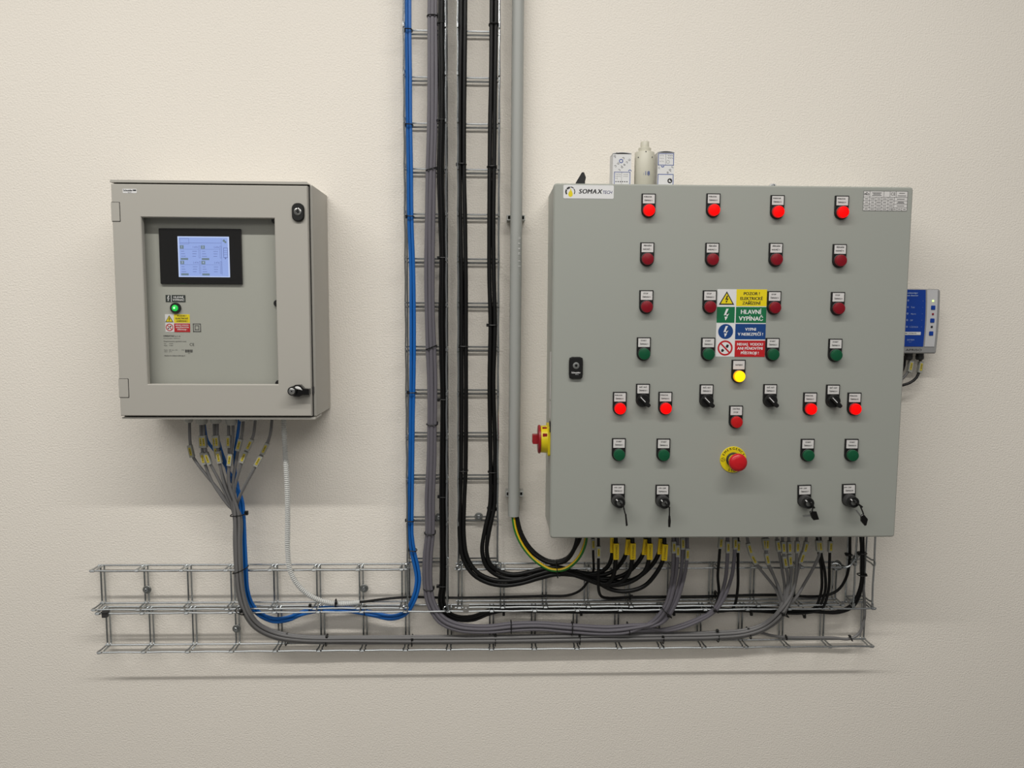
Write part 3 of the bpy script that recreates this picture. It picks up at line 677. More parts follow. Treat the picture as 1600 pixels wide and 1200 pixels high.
for g, ww in ((.09, .020), (.15, .016), (.22, .020)): bar(.30, g, ww)
bar(.87, .1, .012); bar(.87, .23, .018)
for g in (.40, .575, .75, .92):
    for f in (.07, .21, .35, .485, .63): bar(f, g, .006 + .004 * rng.random())
for g in (.40, .55, .6, .75): bar(.85, g, .012 + .006 * rng.random())
for f in (.715, .825, .94): bar(f, .92, .006)
p.build('rating_plate', ['legend_white', 'ink_grey', 'ink_black'], R, fix=False)
# --- door lock
a, e = at(888.7, 557.2, RD), at(910.4, 592, RD); cx = (a.x + e.x) / 2; cz = (a.z + e.z) / 2
lk = MB().prism([(cx - .0135, cz - .021), (cx - .008, cz - .0232), (cx + .008, cz - .0232), (cx + .0135, cz - .021), (cx + .0146, cz - .014), (cx + .0146, cz + .014), (cx + .0135, cz + .021), (cx + .008, cz + .0232), (cx - .008, cz + .0232), (cx - .0135, cz + .021), (cx - .0146, cz + .014), (cx - .0146, cz - .014)], -RD, -RD - .007, bevel=.002).build('lock', 'black_plastic', R)
MB().lathe((cx, -RD - .0068, cz + .005), (0, -1, 0), [(.007, -.002), (.007, .0006), (.0055, .001), (.003, .001), (.0028, -.0005), (0, -.0005)], 20).build('lock_core', 'zinc_dull', lk)
pr = MB(); pr.text('Schneider', cx, cz - .0098, -RD - .0073, .0035, 0, .01, maxw=.019); pr.text('Electric', cx + .002, cz - .0135, -RD - .0073, .0016, 0)
pr.build('lock_print', 'ink_white', lk)
# --- main switch on the left flank
zt, zb_ = at(850, 664.5, .12).z, at(850, 711, .12).z; zc = (zt + zb_) / 2; rr = (zt - zb_) / 2; ym = -.105
ms = MB(); sq = rrect(ym - rr, ym + rr, zc - rr, zc + rr, .006, 4)
vs = []; n = len(sq)
ms.add([(x0 - .004, q[0], q[1]) for q in sq] + [(x0 + .002, q[0], q[1]) for q in sq], [(i, (i + 1) % n, n + (i + 1) % n, n + i) for i in range(n)] + [tuple(range(n)), tuple(range(2 * n - 1, n - 1, -1))])
ms.lathe((x0 - .003, ym, zc), (-1, 0, 0), [(rr * .93, 0), (rr * .90, .0155), (rr * .86, .0165), (0, .0165)], 34)
mo = ms.build('main_switch', 'switch_yellow', R)
sl = MB()
for zz, hh in ((rr * .80, .0022), (rr * .40, .0034)):
    yv = math.sqrt(max(0, (rr * .92) ** 2 - zz ** 2))
    sl.box(x0 - .0155, x0 - .006, ym - yv - .0012, ym - yv + .01, zc + zz - hh, zc + zz + hh)
sl.build('vent_slot', 'switch_red', mo)
MB().lathe((x0 - .0185, ym, zc), (-1, 0, 0), [(rr * .8, 0), (rr * .96, .0008), (rr * .96, .0045), (rr * .9, .0058), (0, .0058)], 34).build('switch_disc', 'switch_red', mo)
kb = MB().rbox(x0 - .0365, x0 - .024, zc - .0095, zc + .0105, ym - .010, ym + .010, .002); kb.build('switch_handle', 'switch_red', mo)
c = at(855.5, 667, .142)
MB().box(x0 - .0018, x0 + .002, -.148, -.128, c.z - .011, c.z + .011).build('hasp', 'black_plastic', R)
c1, c2 = at(857, 550, .125), at(857, 624, .125)
MB().box(x0 + .0004, x0 + .0025, -.134, -.108, c2.z, c1.z).build('side_label', 'legend_white', R)
c1, c2 = at(857, 628, .125), at(857, 654, .125)
MB().box(x0 + .0004, x0 + .0025, -.134, -.108, c2.z, c1.z).build('side_label', 'legend_white', R)
c = at(1208, 284, .004)
lg = MB().rbox(c.x - .009, c.x + .009, z1 - .006, c.z - .004, -.001, -.004, .006, seg=4).build('mounting_lug', 'legend_white', R)
MB().lathe((c.x, -.004, c.z - .010), (0, -1, 0), [(.0045, 0), (.0045, .003), (0, .0034)], 14).build('lug_screw', 'zinc', lg)
# glands under the control cabinet
for u in (905, 917, 926, 935, 957, 962, 981, 988, 1008, 1014, 1032, 1038, 1052, 1059, 1067, 1074, 1127, 1137, 1148, 1153, 1164, 1190, 1199, 1211, 1222, 1232, 1246, 1261, 1275, 1281, 1298):
    c = at(u, 822, .08)
    MB().lathe((c.x, -.08, z0 + .002), (0, 0, -1), [(.0062, 0), (.0062, .006), (.0068, .0065), (.0060, .012), (.0045, .014)], 12).build('cable_gland', 'dark_grey', R)

# ---------------------------------------------------------------- keys hanging in the key switches
names = ('first', 'second', 'third', 'fourth')
KG = [dict(strap=[(968.5, 785), (974, 791), (977, 803)], bow=[(976.4, 803), (978.6, 803), (980.8, 821), (978, 822)], blade=None),
      dict(strap=[(1038, 785), (1046, 793), (1046, 805)], bow=[(1044.8, 806), (1047.3, 806), (1048, 814), (1047.2, 823.5), (1044.2, 823.5), (1044, 814)], blade=None),
      dict(strap=[(1265, 785), (1270, 791), (1268.8, 799)], bow=[(1265.2, 800), (1267, 798.8), (1275.4, 799), (1279.6, 811.5), (1271, 812.7), (1268, 809)], blade=[(1254.5, 805), (1266, 804), (1266.5, 807), (1255, 807.5)]),
      dict(strap=[(1335, 784), (1344, 790), (1349, 805)], bow=[(1344.8, 806), (1348, 803.8), (1350, 804), (1355.8, 811), (1353.5, 820.5), (1351, 821.5), (1345, 814.5)], blade=[(1337, 797.5), (1338.8, 797), (1345.8, 806), (1344.5, 808)])]
KN = ('thin edge-on black key hanging in the leftmost key switch', 'black key hanging straight down in the second key switch from the left', 'black-bowed spare key with blade pointing left on the third key switch', 'black diamond-bowed spare key on the rightmost key switch')
for i, kk in enumerate(KG):
    dk = RD + .036
    c = at(kk['strap'][0][0], kk['strap'][0][1], RD + .026)
    t = thing('switch_key', c, KN[i], 'key', 'keys in the bottom row of key switches')
    tip = at(kk['strap'][1][0], kk['strap'][1][1], RD + .034)
    dv = Vector((tip.x - c.x, 0, tip.z - c.z)).normalized()
    nv = Vector((-dv.z, 0, dv.x)) * .0016
    if i >= 2: tip = tip + dv * .004
    a0 = c - dv * .004
    q = MB(); pts = [a0 + nv, tip + nv, tip - nv, a0 - nv]
    q.prism([(p_.x, p_.z) for p_ in pts], -RD - .026, -RD - .040, bevel=.0008); q.build('key_head', 'black_plastic', t)
    sp = [tip] + [at(s[0], s[1], dk) for s in kk['strap'][2:]]
    sp = [at(kk['strap'][1][0], kk['strap'][1][1], dk)] + sp[1:] + [at((kk['bow'][0][0] + kk['bow'][1][0]) / 2, kk['bow'][0][1] + 1, dk)]
    MB().tube(smooth_path(sp, .004), .0015, 6).build('strap', 'black_plastic', t)
    bw = [at(s[0], s[1], dk) for s in kk['bow']]
    bo = MB().prism([(p_.x, p_.z) for p_ in bw], -dk + .0022, -dk - .0022, bevel=.0008).build('key_bow', 'black_gloss', t)
    if kk['blade']:
        bl = [at(s[0], s[1], dk - .001) for s in kk['blade']]
        MB().prism([(p_.x, p_.z) for p_ in bl], -dk + .0018, -dk + .0002).build('key_blade', 'zinc_dull', bo)

# ---------------------------------------------------------------- things on top of the control cabinet
def carton(u0, u1, vtop, dfr, dbk, label, kind):
    a = at(u0, vtop, dfr); e = at(u1, vtop, dfr); zt = a.z
    t = thing('carton', ((a.x + e.x) / 2, -(dfr + dbk) / 2, RZ), label, 'box', 'small cartons on the control cabinet')
    MB().box(a.x, e.x, -dfr, -dbk, RZ, zt).build('box_body', 'carton_white', t)
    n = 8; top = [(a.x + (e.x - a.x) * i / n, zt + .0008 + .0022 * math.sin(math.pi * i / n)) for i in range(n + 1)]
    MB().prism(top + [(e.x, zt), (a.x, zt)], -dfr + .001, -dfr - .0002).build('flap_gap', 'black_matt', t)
    up = [(p_[0], p_[1] + .0012) for p_ in top]
    MB().prism(up + top[::-1], -dbk, -dfr).build('lid_flap', 'carton_white', t)
    return t, a.x, e.x, zt
t, xa, xb, zt = carton(957.9, 986.8, 240.5, .115, .072, 'white printed carton left of the plastic cylinder on the cabinet', 0)
y = -.1152; p = MB(); w = xb - xa
def box_text(p, s, x, z, h, rot, y, blue=None):
    k = 0
    for i, ch in enumerate(s):
        xx = x + math.cos(rot) * k; zz = z + math.sin(rot) * k
        if ch == 'o': p.ring(xx, zz, h * .36, h * .56, y, 1, 18)
        else: p.text(ch, xx, zz, y, h * .9, 0, 0, rot=rot)
        k += h * 1.02
box_text(p, 'conc', xb - .0165, zt - .009, .0078, math.radians(-135), y)
box_text(p, 'pt', xa + .0035, zt - .004, .0074, math.radians(48), y)
box_text(p, 'ncept', xb - .004, zt - .0125, .0072, math.radians(-135), y)
qz = at(970, 268.5, .115).z
p.frame(xa + .003, xb - .002, RZ - .0, qz, .0012, y, 1); p.line((xa + w * .48, RZ), (xa + w * .48, qz), .0005, y, 2)
p.ring(xb - .0028, qz + .0012, .0022, .0036, y, 1, 14, 0, math.pi)
for i in range(10): p.line((xa + .006 + .003 * (i % 4), qz - .004 - .0045 * (i // 4)), (xa + .0075 + .003 * (i % 4), qz - .0055 - .0045 * (i // 4) - .001 * (i % 2)), .0007, y, 2)
for i in range(6): p.line((xa + .023 + .0035 * (i % 3), qz - .006 - .004 * (i // 3)), (xa + .0255 + .0035 * (i % 3), qz - .005 - .004 * (i // 3)), .0006, y, 2)
for i in range(6): p.quad(xa + .006 + i * .0047, xa + .0085 + i * .0047, qz - .0215, qz - .0195, y, 3)
p.build('carton_print', ['ink_grey', 'carton_blue', 'ink_grey', 'ink_black'], t, fix=False)
t, xa, xb, zt = carton(1028.2, 1053.8, 238.5, .112, .070, 'white printed carton right of the plastic cylinder with a round black symbol', 1)
y = -.1122; p = MB(); w = xb - xa
qa, qb, qc = at(1040, 239.5, .112).z, at(1040, 258.5, .112).z, at(1040, 272, .112).z
p.frame(xa + .0005, xb - .0008, qb, qa, .0013, y, 1); p.line((xa + w * .48, qb), (xa + w * .48, qa), .0005, y, 2); p.frame(xa + .0005, xb - .0008, RZ, qc, .0013, y, 1)
p.ring(xa + w * .3, qb - .0008, .0018, .0034, y, 1, 14, math.pi, 2 * math.pi); p.ring(xa + w * .62, qb + .0075, .003, .0035, y, 2, 14)
for i in range(9): p.line((xa + .004 + .0032 * (i % 3), qa - .004 - .006 * (i // 3)), (xa + .0058 + .0032 * (i % 3), qa - .006 - .006 * (i // 3) + .001 * (i % 2)), .0006, y, 2)
for i in range(6): p.line((xa + w * .6 + .004 * (i % 3), qa - .0035 - .005 * (i // 3)), (xa + w * .6 + .003 + .004 * (i % 3), qa - .006 - .005 * (i // 3)), .0009, y, 2)
box_text(p, 'ept', xb - .014, qb - .0145, .0074, math.radians(48), y); p.text('c', xa + .003, qb - .0045, y, .006, 0)
cx_, cz_ = xb - .0085, (qc + RZ) / 2 + .001
p.disc(cx_, cz_, .0052, y, 3); p.poly([(cx_ - .003, cz_ - .001), (cx_ - .001, cz_ + .003), (cx_ + .0005, cz_ + .0005), (cx_ + .003, cz_ - .0008), (cx_ + .001, cz_ - .0028)], y - .0002, 4)
p.build('carton_print', ['ink_grey', 'carton_blue', 'ink_grey', 'ink_black', 'carton_white'], t, fix=False)
# milky plastic cylinder
cy_ = at(1006.6, 270, .098); zs = [at(1006.6, v, .098).z for v in (238.5, 236.5, 231.5, 221.5)]
t = thing('plastic_cylinder', (cy_.x, -.098, RZ), 'milky white plastic stepped cylinder marked 18 standing between two cartons', 'plastic cylinder')
MB().lathe((cy_.x, -.098, RZ), (0, 0, 1), [(.0205, 0), (.0212, .001), (.0212, zs[0] - RZ - .001), (.0205, zs[0] - RZ)], 36).build('barrel', 'milky_plastic', t)
MB().lathe((cy_.x, -.098, RZ), (0, 0, 1), [(.0136, zs[0] - RZ - .003), (.0136, zs[2] - RZ - .001), (.0126, zs[2] - RZ), (.0092, zs[2] - RZ), (.0092, zs[3] - RZ - .0015), (.0082, zs[3] - RZ), (.006, zs[3] - RZ), (.006, zs[3] - RZ - .004)], 30).build('neck', 'milky_plastic', t)
for u, v in ((1006.2, 240), (996, 248), (1016, 248)):
    q = at(u, v, .098); dx = q.x - cy_.x; yv = math.sqrt(max(1e-6, .0212 ** 2 - dx ** 2))
    MB().lathe((q.x, -.098 - yv + .001, q.z), Vector((dx, -yv, 0)), [(.0013, 0), (.0013, .0014), (0, .0014)], 10).build('hole', 'ink_black' if u > 1000 and u < 1010 else 'ink_grey', t)
pr = MB(); q = at(1006, 270, .12); pr.text('18', cy_.x + .003, q.z - .001, -.098 - .0216, .0088, 0); pr.text(':', cy_.x - .0055, q.z - .001, -.098 - .0214, .006, 0)
pr.build('hand_mark', 'carton_blue', t)
# black wedge standing at the corner of the cabinet top
q = [at(*p_, .10) for p_ in ((900.3, 284.3), (909, 269.6), (912.2, 269.4), (915.3, 277.6), (913.8, 284.3))]
pts = [(q[0].x - .006, RZ), (q[0].x, q[0].z)] + [(v.x, v.z) for v in q[1:]] + [(q[4].x + .001, RZ)]
tag(MB().prism(pts, -.094, -.104, bevel=.001).build('cabinet_key', 'black_matt'), 'black plastic cabinet key leaning up behind the company sticker', 'key')

# ---------------------------------------------------------------- alarm unit on the wall (right edge)
AD = .052
A = thing('alarm_unit', (at(1415, 552, 0).x, 0, at(1415, 552, AD).z), 'grey wall alarm unit with blue face behind the button cabinet', 'alarm unit')
tl, tr_, br_, bl = at(1364, 451, AD), at(1470, 450.5, AD), at(1463, 552.5, AD), at(1362, 552.5, AD)
ax0 = tl.x; azt = tl.z; azb = br_.z; axt = tr_.x; axb = br_.x; axw = max(axt, axb) - .001
def edge(f): return axt + (axb - axt) * f + .0022 * math.sin(math.pi * f)
right = [(edge(i / 8), azt + (azb - azt) * i / 8) for i in range(9)]
MB().prism([(ax0, azt)] + [(right[0][0] - .004, azt), (right[0][0], azt - .004)] + right[1:-1] + [(right[-1][0], azb + .003), (right[-1][0] - .003, azb), (ax0, azb)], -.004, -AD, bevel=.0025).build('housing', 'device_grey', A)
zf1, zf0 = at(1440, 452.8, AD).z, at(1440, 541.5, AD).z
def col(u0, u1): return at(u0, 453, AD).x, at(u1, 541, AD).x
bxt, bxb = at(1446, 453, AD).x, at(1442, 541, AD).x
f = lambda i: (bxt + (bxb - bxt) * i / 8 + .002 * math.sin(math.pi * i / 8), zf1 + (zf0 - zf1) * i / 8)
bp = MB().prism([(ax0 + .004, zf1)] + [f(i) for i in range(9)] + [(ax0 + .004, zf0)], -AD + .001, -AD - .0012).build('blue_face', 'device_blue', A)
g2 = lambda i, o_: (f(i)[0] + o_, f(i)[1])
rgt = [(edge(.02 + .86 * i / 8) - .0075, zf1 + (zf0 - zf1) * i / 8) for i in range(9)]
wp = MB().prism([g2(i, .0032) for i in range(9)][::-1] + rgt, -AD + .001, -AD - .0012).build('button_face', 'device_light', A)
for (u, v, s, m, nm) in ((1457.8, 480.7, .0048, 'device_blue', 'button'), (1456.5, 500.8, .0048, 'device_blue', 'button'), (1454.6, 521, .0048, 'device_blue', 'button'), (1457.7, 470.3, .0021, 'led_green', 'status_light'), (1457.4, 490.8, .0022, 'led_red', 'status_light'), (1455.6, 510.7, .0022, 'ink_black', 'status_light')):
    q = at(u, v, AD + .001); MB().rbox(q.x - s, q.x + s, q.z - s, q.z + s, -AD - .001, -AD - .0026, s * .3, bevel=.0004).build(nm, m, wp)
p = MB(); y = -AD - .0016
def at_text(s, u, v, h, al=-1, mi=0, b=0.0):
    q = at(u, v, AD + .001); p.text(s, q.x, q.z, y, h, mi, b, align=al)
at_text('Leckanzeiger', 1434, 457.8, .0036, 1, b=.015); at_text('Leak detector', 1434.5, 461.8, .0036, 1, b=.015)
for s, u, v in (('Test', 1423, 480.2), ('Alarm', 1422.5, 490.5), ('Off', 1421.5, 500.6), ('1,2,3,4,5,6', 1421, 510.8)): at_text(s, u, v, .0036)
for v in (470, 480, 490, 500, 510.5): at_text('-', 1441.5 - (v - 470) * .06, v, .004)
for v in (469.5, 480, 490, 500, 510.5): q = at(1418.3 - (v - 470) * .05, v, AD); p.ring(q.x, q.z, .0012, .002, y, 0, 12)
a, e = at(1380, 518.3, AD), at(1437.8, 523.4, AD); p.quad(a.x, e.x, e.z, a.z, y, 1); at_text('MIX CATALOG', 1431.5, 521, .0030, 1, 2, .01)
p.v = [Vector((v.x, v.y - (.0002 if i >= 0 else 0), v.z)) for i, v in enumerate(p.v)]
at_text('SYSTEM', 1428, 531.3, .0036, 1); at_text('V 1.1', 1423.5, 534.5, .002, 1)
p.build('face_print', ['device_text', 'sticker_white', 'ink_black'], bp, fix=False)
p = MB(); q = at(1440, 547, AD); p.text('AFRISO', q.x, q.z, -AD - .0004, .0052, 0, 0, align=1, sx=1.6); p.build('maker_print', 'ink_black', A)
for u in (1420, 1437.5):
    q = at(u, 549, .026); MB().lathe((q.x, -.026, azb + .002), (0, 0, -1), [(.0085, 0), (.0085, .009), (.0092, .0095), (.0088, .016), (.006, .0185)], 14).build('cable_gland', 'dark_grey', A)

# ---------------------------------------------------------------- cables
NC = [0]
def offset_path(trunk, a, bdep):
    out = []
    for i, (u, v, d) in enumerate(trunk):
        p0 = trunk[max(0, i - 1)]; p1 = trunk[min(len(trunk) - 1, i + 1)]
        t = Vector((p1[0] - p0[0], p1[1] - p0[1])).normalized(); n = Vector((-t.y, t.x))
        out.append((u + n.x * a, v + n.y * a, d + bdep))
    return out
def jit(pts, amt):
    return [(u + random.uniform(-amt, amt), v + random.uniform(-amt, amt), d) for u, v, d in pts]
def cable(pts, r, m, label, group=None, sides=8, stripe=None, tags=(), tagkind='clear', texts=None, name='cable'):
    P = smooth_path([at(*p) for p in pts])
    o = tag(MB().tube(P, r, sides, stripe=stripe).build(name, m), label, 'cable', group)
    for j, (u, v) in enumerate(tags):
        # nearest path sample in the photo direction
        best = min(range(1, len(P) - 1), key=lambda i: (P[i] - at(u, v, -P[i].y)).length)
        c = P[best]; t = (P[best + 1] - P[best - 1]).normalized()
        if t.z > 0: t = -t
        nrm = (Vector((0, -1, 0)) - t * t.dot(Vector((0, -1, 0)))).normalized(); s = t.cross(nrm)
        def obox(hl, hw, y0, y1):
            return [c + t * (sl * hl) + s * (sw_ * hw) + nrm * yy for sl in (-1, 1) for sw_ in (-1, 1) for yy in (y0, y1)]
        F = [(0, 1, 3, 2), (4, 6, 7, 5), (0, 4, 5, 1), (2, 3, 7, 6), (0, 2, 6, 4), (1, 5, 7, 3)]
        if tagkind == 'clear':
            mk = MB().add(obox(.0135, .0046, -r - .001, r + .0022), F).build('cable_marker', 'tag_clear', o)
            lb = MB().add(obox(.0088, .0025, r + .002, r + .0028), F, 0)
            for z_ in (-.0045, -.001, .003): lb.add([c + t * (z_ + q[0] * .0014) + s * (q[1] * .0007) + nrm * (r + .003) for q in ((-1, -1), (1, -1), (1, 1), (-1, 1))], [(0, 1, 2, 3)], 1)
            lb.build('marker_label', ['tag_yellow', 'ink_black'], mk)
        else:
            mk = MB().tube([c - t * .0185, c + t * .0185], r + .0012, 12).add(obox(.0185, .0062, r * .2, r + .0022), F).build('cable_marker', 'tag_strong_yellow', o)
            if texts:
                vs, fs, w_ = text_geo(texts, .012); k = .0042 / .72; kx = .030 / w_
                q = MB().add([c + t * (a_ * kx) - s * (b_ * k) + nrm * (r + .0025) for a_, b_ in vs], fs)
                q.build('marker_print', 'ink_black', mk, fix=False)
    return o
VG = 'grey cables'
# --- grey cables, display cabinet to control cabinet, through the lower tray
LT = [(370, 803, .066), (371.5, 850, .066), (373, 890, .066), (377, 930, .064), (386, 957, .062), (402, 978, .050), (430, 992, .036), (470, 998.5, .028), (560, 999.5, .024), (650, 999.5, .024), (780, 999, .024), (900, 997, .024), (1030, 995, .024), (1120, 993, .024), (1165, 989, .026), (1195, 979, .034), (1222, 955, .058)]
LS = [[(296, 644, .085), (297, 690, .085), (301, 712, .085), (322, 742, .08), (342, 766, .075), (357, 786, .07)],
      [(313, 644, .085), (315, 690, .088), (318, 716, .088), (330, 750, .08), (345, 774, .075), (358, 791, .07)],
      [(318, 644, .085), (319.5, 690, .092), (325, 716, .092), (341, 748, .084), (355, 778, .075)],
      [(334, 644, .085), (336, 690, .085), (340, 712, .083), (350, 750, .078), (360, 780, .072)],
      [(340, 644, .085), (339.5, 690, .092), (342.5, 714, .092), (349, 752, .085), (361, 782, .076)],
      [(357, 644, .085), (357.5, 690, .086), (358, 712, .086), (357, 755, .078)],
      [(364, 644, .085), (363.5, 690, .09), (359.5, 718, .094), (358, 755, .088)],
      [(381, 644, .085), (378, 680, .088), (374, 695, .088), (369, 720, .086), (364, 755, .08)],
      [(400, 644, .085), (396, 680, .088), (390, 695, .088), (381, 714, .088), (371, 745, .084), (366, 770, .076)],
      [(426, 644, .085), (422, 680, .088), (414, 701, .09), (404, 720, .09), (385, 755, .085), (373, 780, .076)]]
LTG = [[(299, 706)], [(314.5, 692), (317.5, 714)], [(319.8, 692), (325.5, 715)], [(335.5, 690), (338.5, 708)], [(339.3, 691), (342.3, 713)], [(357.5, 691)], [(359.5, 719)], [(374, 693)], [(390, 694), (381.5, 713)], [(414, 701), (404.5, 720)]]
LN = ('leftmost grey cable hanging from the display cabinet', 'grey cable with two markers, second gland of the display cabinet', 'front grey cable with two markers, second gland of the display cabinet', 'rear grey cable from the third gland of the display cabinet', 'front grey cable from the third gland of the display cabinet', 'rear grey cable from the fourth gland of the display cabinet',
      'grey cable with a wide marker, fourth gland of the display cabinet', 'grey cable beside the dark blue cable under the display cabinet', 'grey cable with two markers, third from the white corrugated hose', 'rightmost grey cable from the display cabinet, next to the white corrugated hose')
RS = [[(1213, 922, .066), (1203, 908, .07), (1186, 887, .078), (1177, 873, .08), (1171, 857, .08), (1164, 820, .08)],
      [(1217, 922, .068), (1209, 900, .072), (1199, 880, .08), (1196, 860, .08), (1190, 820, .08)],
      [(1219, 925, .072), (1207, 895, .078), (1198.5, 873, .084), (1198, 855, .082), (1199, 820, .08)],
      [(1226, 925, .066), (1222, 890, .072), (1217, 862, .078), (1211, 820, .08)],
      [(1229, 925, .070), (1231, 900, .076), (1226, 877, .084), (1223.5, 855, .082), (1222, 820, .08)],
      [(1231, 925, .072), (1236, 900, .078), (1234, 875, .084), (1233, 855, .082), (1232, 820, .08)],
      [(1238, 925, .074), (1243.5, 895, .08), (1245, 865, .084), (1246, 820, .08)],
      [(1239, 925, .070), (1247, 890, .076), (1252.5, 871, .08), (1258, 855, .08), (1261, 820, .08)],
      [(1241, 937, .066), (1258, 910, .07), (1275, 879, .076), (1281, 862, .08), (1275, 820, .08)]]
RTG = [[(1172, 858), (1177.5, 874)], [(1194, 850)], [(1198, 852), (1198.5, 871)], [(1214.5, 850)], [(1223.5, 854), (1225.5, 875)], [(1233, 853), (1234, 873)], [(1245.5, 853)], [(1257, 856), (1252, 873)], [(1279, 855)]]
grid = [(-4.9, 0), (0, 0), (4.9, 0), (-4.9, .0066), (0, .0068), (4.9, .0066), (-2.4, .0132), (2.4, .0132), (-2.4, -.0064), (2.4, -.0064)]
for i in range(10):
    tr2 = jit(offset_path(LT, *grid[i]), .5)
    if i < 9: pts = LS[i] + tr2 + RS[i]; tg = LTG[i] + RTG[i]
    else:
        pts = LS[i] + tr2[:-4] + [(1150, 991, .018), (1185, 988, .018), (1205, 993, .02), (1225, 995.5, .024), (1300, 996.5, .026), (1328, 998, .026), (1342, 990, .028), (1350, 968, .03), (1350, 930, .034), (1346, 900, .04), (1346, 860, .05), (1346, 818, .06)]; tg = LTG[i]
    cable(pts, .0034, 'cable_grey', LN[i], 'grey cables from the display cabinet', tags=tg)
# --- blue cables
BT = [(376, 780, .060), (378.5, 803, .060), (381, 850, .060), (382.5, 890, .060), (385, 920, .054), (392, 944, .044), (408, 961, .036), (428, 968.5, .032), (450, 967, .03), (472, 958, .03), (500, 952.5, .03), (545, 953, .03), (585, 960, .03), (612, 965, .032), (632, 959, .036), (646, 938, .042), (653, 908, .045), (650, 884, .045), (645, 862, .046), (641.5, 835, .046), (641, 812, .046), (642, 740, .044), (643.5, 660, .044), (644.5, 560, .044), (644.5, 480, .044), (644, 420, .044), (641, 338, .044), (640, 260, .044), (639, 195, .044), (638.5, 120, .044), (638, 47, .044), (638, -40, .044)]
BS = [[(317, 644, .08), (324, 689, .07), (333, 701, .068), (349, 722, .066), (366, 752, .064)], [(331, 644, .08), (345, 702, .07), (352, 722, .068), (358, 745, .066), (370, 765, .062)], [(375.5, 644, .085), (372, 675, .08), (367.5, 705, .074), (367.5, 737, .068), (371, 757, .062)]]
BN = ('blue cable leaving the second gland of the display cabinet', 'blue cable from the third gland of the display cabinet', 'blue cable beside the fifth gland of the display cabinet')
for i, (a_, b_) in enumerate(((-2.6, 0), (2.6, .001), (0, -.007))):
    cable(BS[i] + jit(offset_path(BT, a_, b_), .4), .0036, 'cable_blue', BN[i], 'blue cables')
# --- violet grey cables of the vertical tray
GT = [(676, -40, .036), (675.5, 25, .036), (676, 120, .036), (675, 200, .036), (673.5, 265, .036), (672, 340, .036), (671, 430, .036), (672, 500, .036), (673.5, 545, .036), (675, 600, .036), (675, 663, .036), (674, 720, .036), (671.5, 780, .036), (671.5, 833, .036), (668.5, 870, .036), (669, 918, .037), (675, 945, .04), (690, 968, .043), (716, 980, .042), (760, 983, .038), (800, 979.5, .036), (840, 978, .036), (894, 982, .036), (950, 985, .038), (985, 982, .042)]
GE = [[(1020, 970, .05), (1040, 945, .062), (1049, 910, .072), (1052, 880, .08), (1052, 820, .08)], [(1024, 972, .052), (1044, 947, .066), (1055, 905, .076), (1058, 880, .082), (1058, 820, .08)], [(1030, 972, .05), (1050, 945, .064), (1062, 905, .074), (1066, 875, .08), (1066, 820, .08)], [(1034, 973, .055), (1055, 945, .07), (1068, 905, .08), (1073, 875, .084), (1073, 820, .08)],
      [(1040, 983, .038), (1085, 969, .044), (1117, 950, .056), (1132, 912, .068), (1136, 880, .078), (1137, 820, .08)], [(1045, 985, .04), (1090, 971, .047), (1120, 952, .06), (1140, 912, .07), (1147, 875, .078), (1148, 820, .08)]]
GTG = [[(1052, 853)], [(1058, 861)], [(1066, 851)], [(1073, 864)], [(1137, 854)], [(1148, 850)]]
GN = ('leftmost grey vertical-tray cable rising under the middle of the button cabinet', 'grey vertical-tray cable rising second under the button cabinet', 'grey vertical-tray cable rising third under the button cabinet', 'grey vertical-tray cable rising fourth under the button cabinet', 'grey vertical-tray cable curving past the four others, left of its pair', 'grey vertical-tray cable curving past the four others, right of its pair')
for i, (a_, b_) in enumerate(((5.0, .004), (0, .0065), (-5.0, .004), (0, -.003), (4.4, -.006), (-4.4, -.006))):

    cable(jit(offset_path(GT, a_, b_), .5) + GE[i], .0043, 'cable_violet_grey', GN[i], 'grey cables of the vertical tray', tags=GTG[i])
# --- thin black cables of the vertical tray
KT = [(691, -40, .04), (690, 37, .04), (690.5, 120, .04), (690.5, 190, .04), (688.5, 265, .04), (690, 340, .04), (692, 403, .04), (691, 500, .04), (692, 560, .04), (693.5, 625, .04), (693, 700, .04), (692, 776, .04), (693, 860, .04), (692, 915, .04), (690, 940, .036), (698, 958, .032), (715, 966, .03), (738, 966, .03), (765, 956, .03), (790, 951, .031), (840, 952, .032), (900, 953, .032), (960, 953, .032), (1040, 952, .032), (1100, 952.5, .032)]
KE = [[(1116, 948, .04), (1123, 930, .05), (1121.5, 900, .062), (1124, 868, .076), (1128, 820, .08)],
      [(1130, 955, .036), (1145, 950, .044), (1152, 925, .056), (1153, 880, .07), (1153, 820, .08)],
      [(1180, 952, .032), (1250, 955, .034), (1272, 950, .04), (1283, 925, .056), (1283.5, 890, .068), (1279, 862, .078), (1275, 820, .08)],
      [(1180, 954, .034), (1252, 957, .038), (1276, 952, .046), (1289, 925, .06), (1289, 895, .07), (1283, 864, .078), (1281, 820, .08)],
      [(1180, 955, .036), (1255, 958, .042), (1283, 951, .05), (1294, 925, .062), (1296, 880, .074), (1298, 820, .08)],
      [(1180, 950, .028), (1270, 955, .028), (1308, 955, .032), (1330, 945, .038), (1343, 920, .044), (1347, 880, .05), (1343, 818, .06)],
      [(1180, 951, .026), (1270, 956, .026), (1312, 957, .03), (1334, 947, .036), (1346, 920, .042), (1349, 880, .048), (1348, 818, .06)]]
KTG = [[(1127, 848)], [(1153, 856)], [(1278.5, 853)], [(1283.5, 852)], [(1297.5, 856)], [], []]
KN2 = ('thin black cable rising left of the grey pair under the button cabinet', 'thin black cable rising right of the grey pair under the button cabinet', 'left thin black cable of the three near the right tray end', 'middle thin black cable of the three near the right tray end', 'right thin black cable of the three near the right tray end', 'black cable rising inside the short vertical tray, left strand', 'black cable rising inside the short vertical tray, right strand')
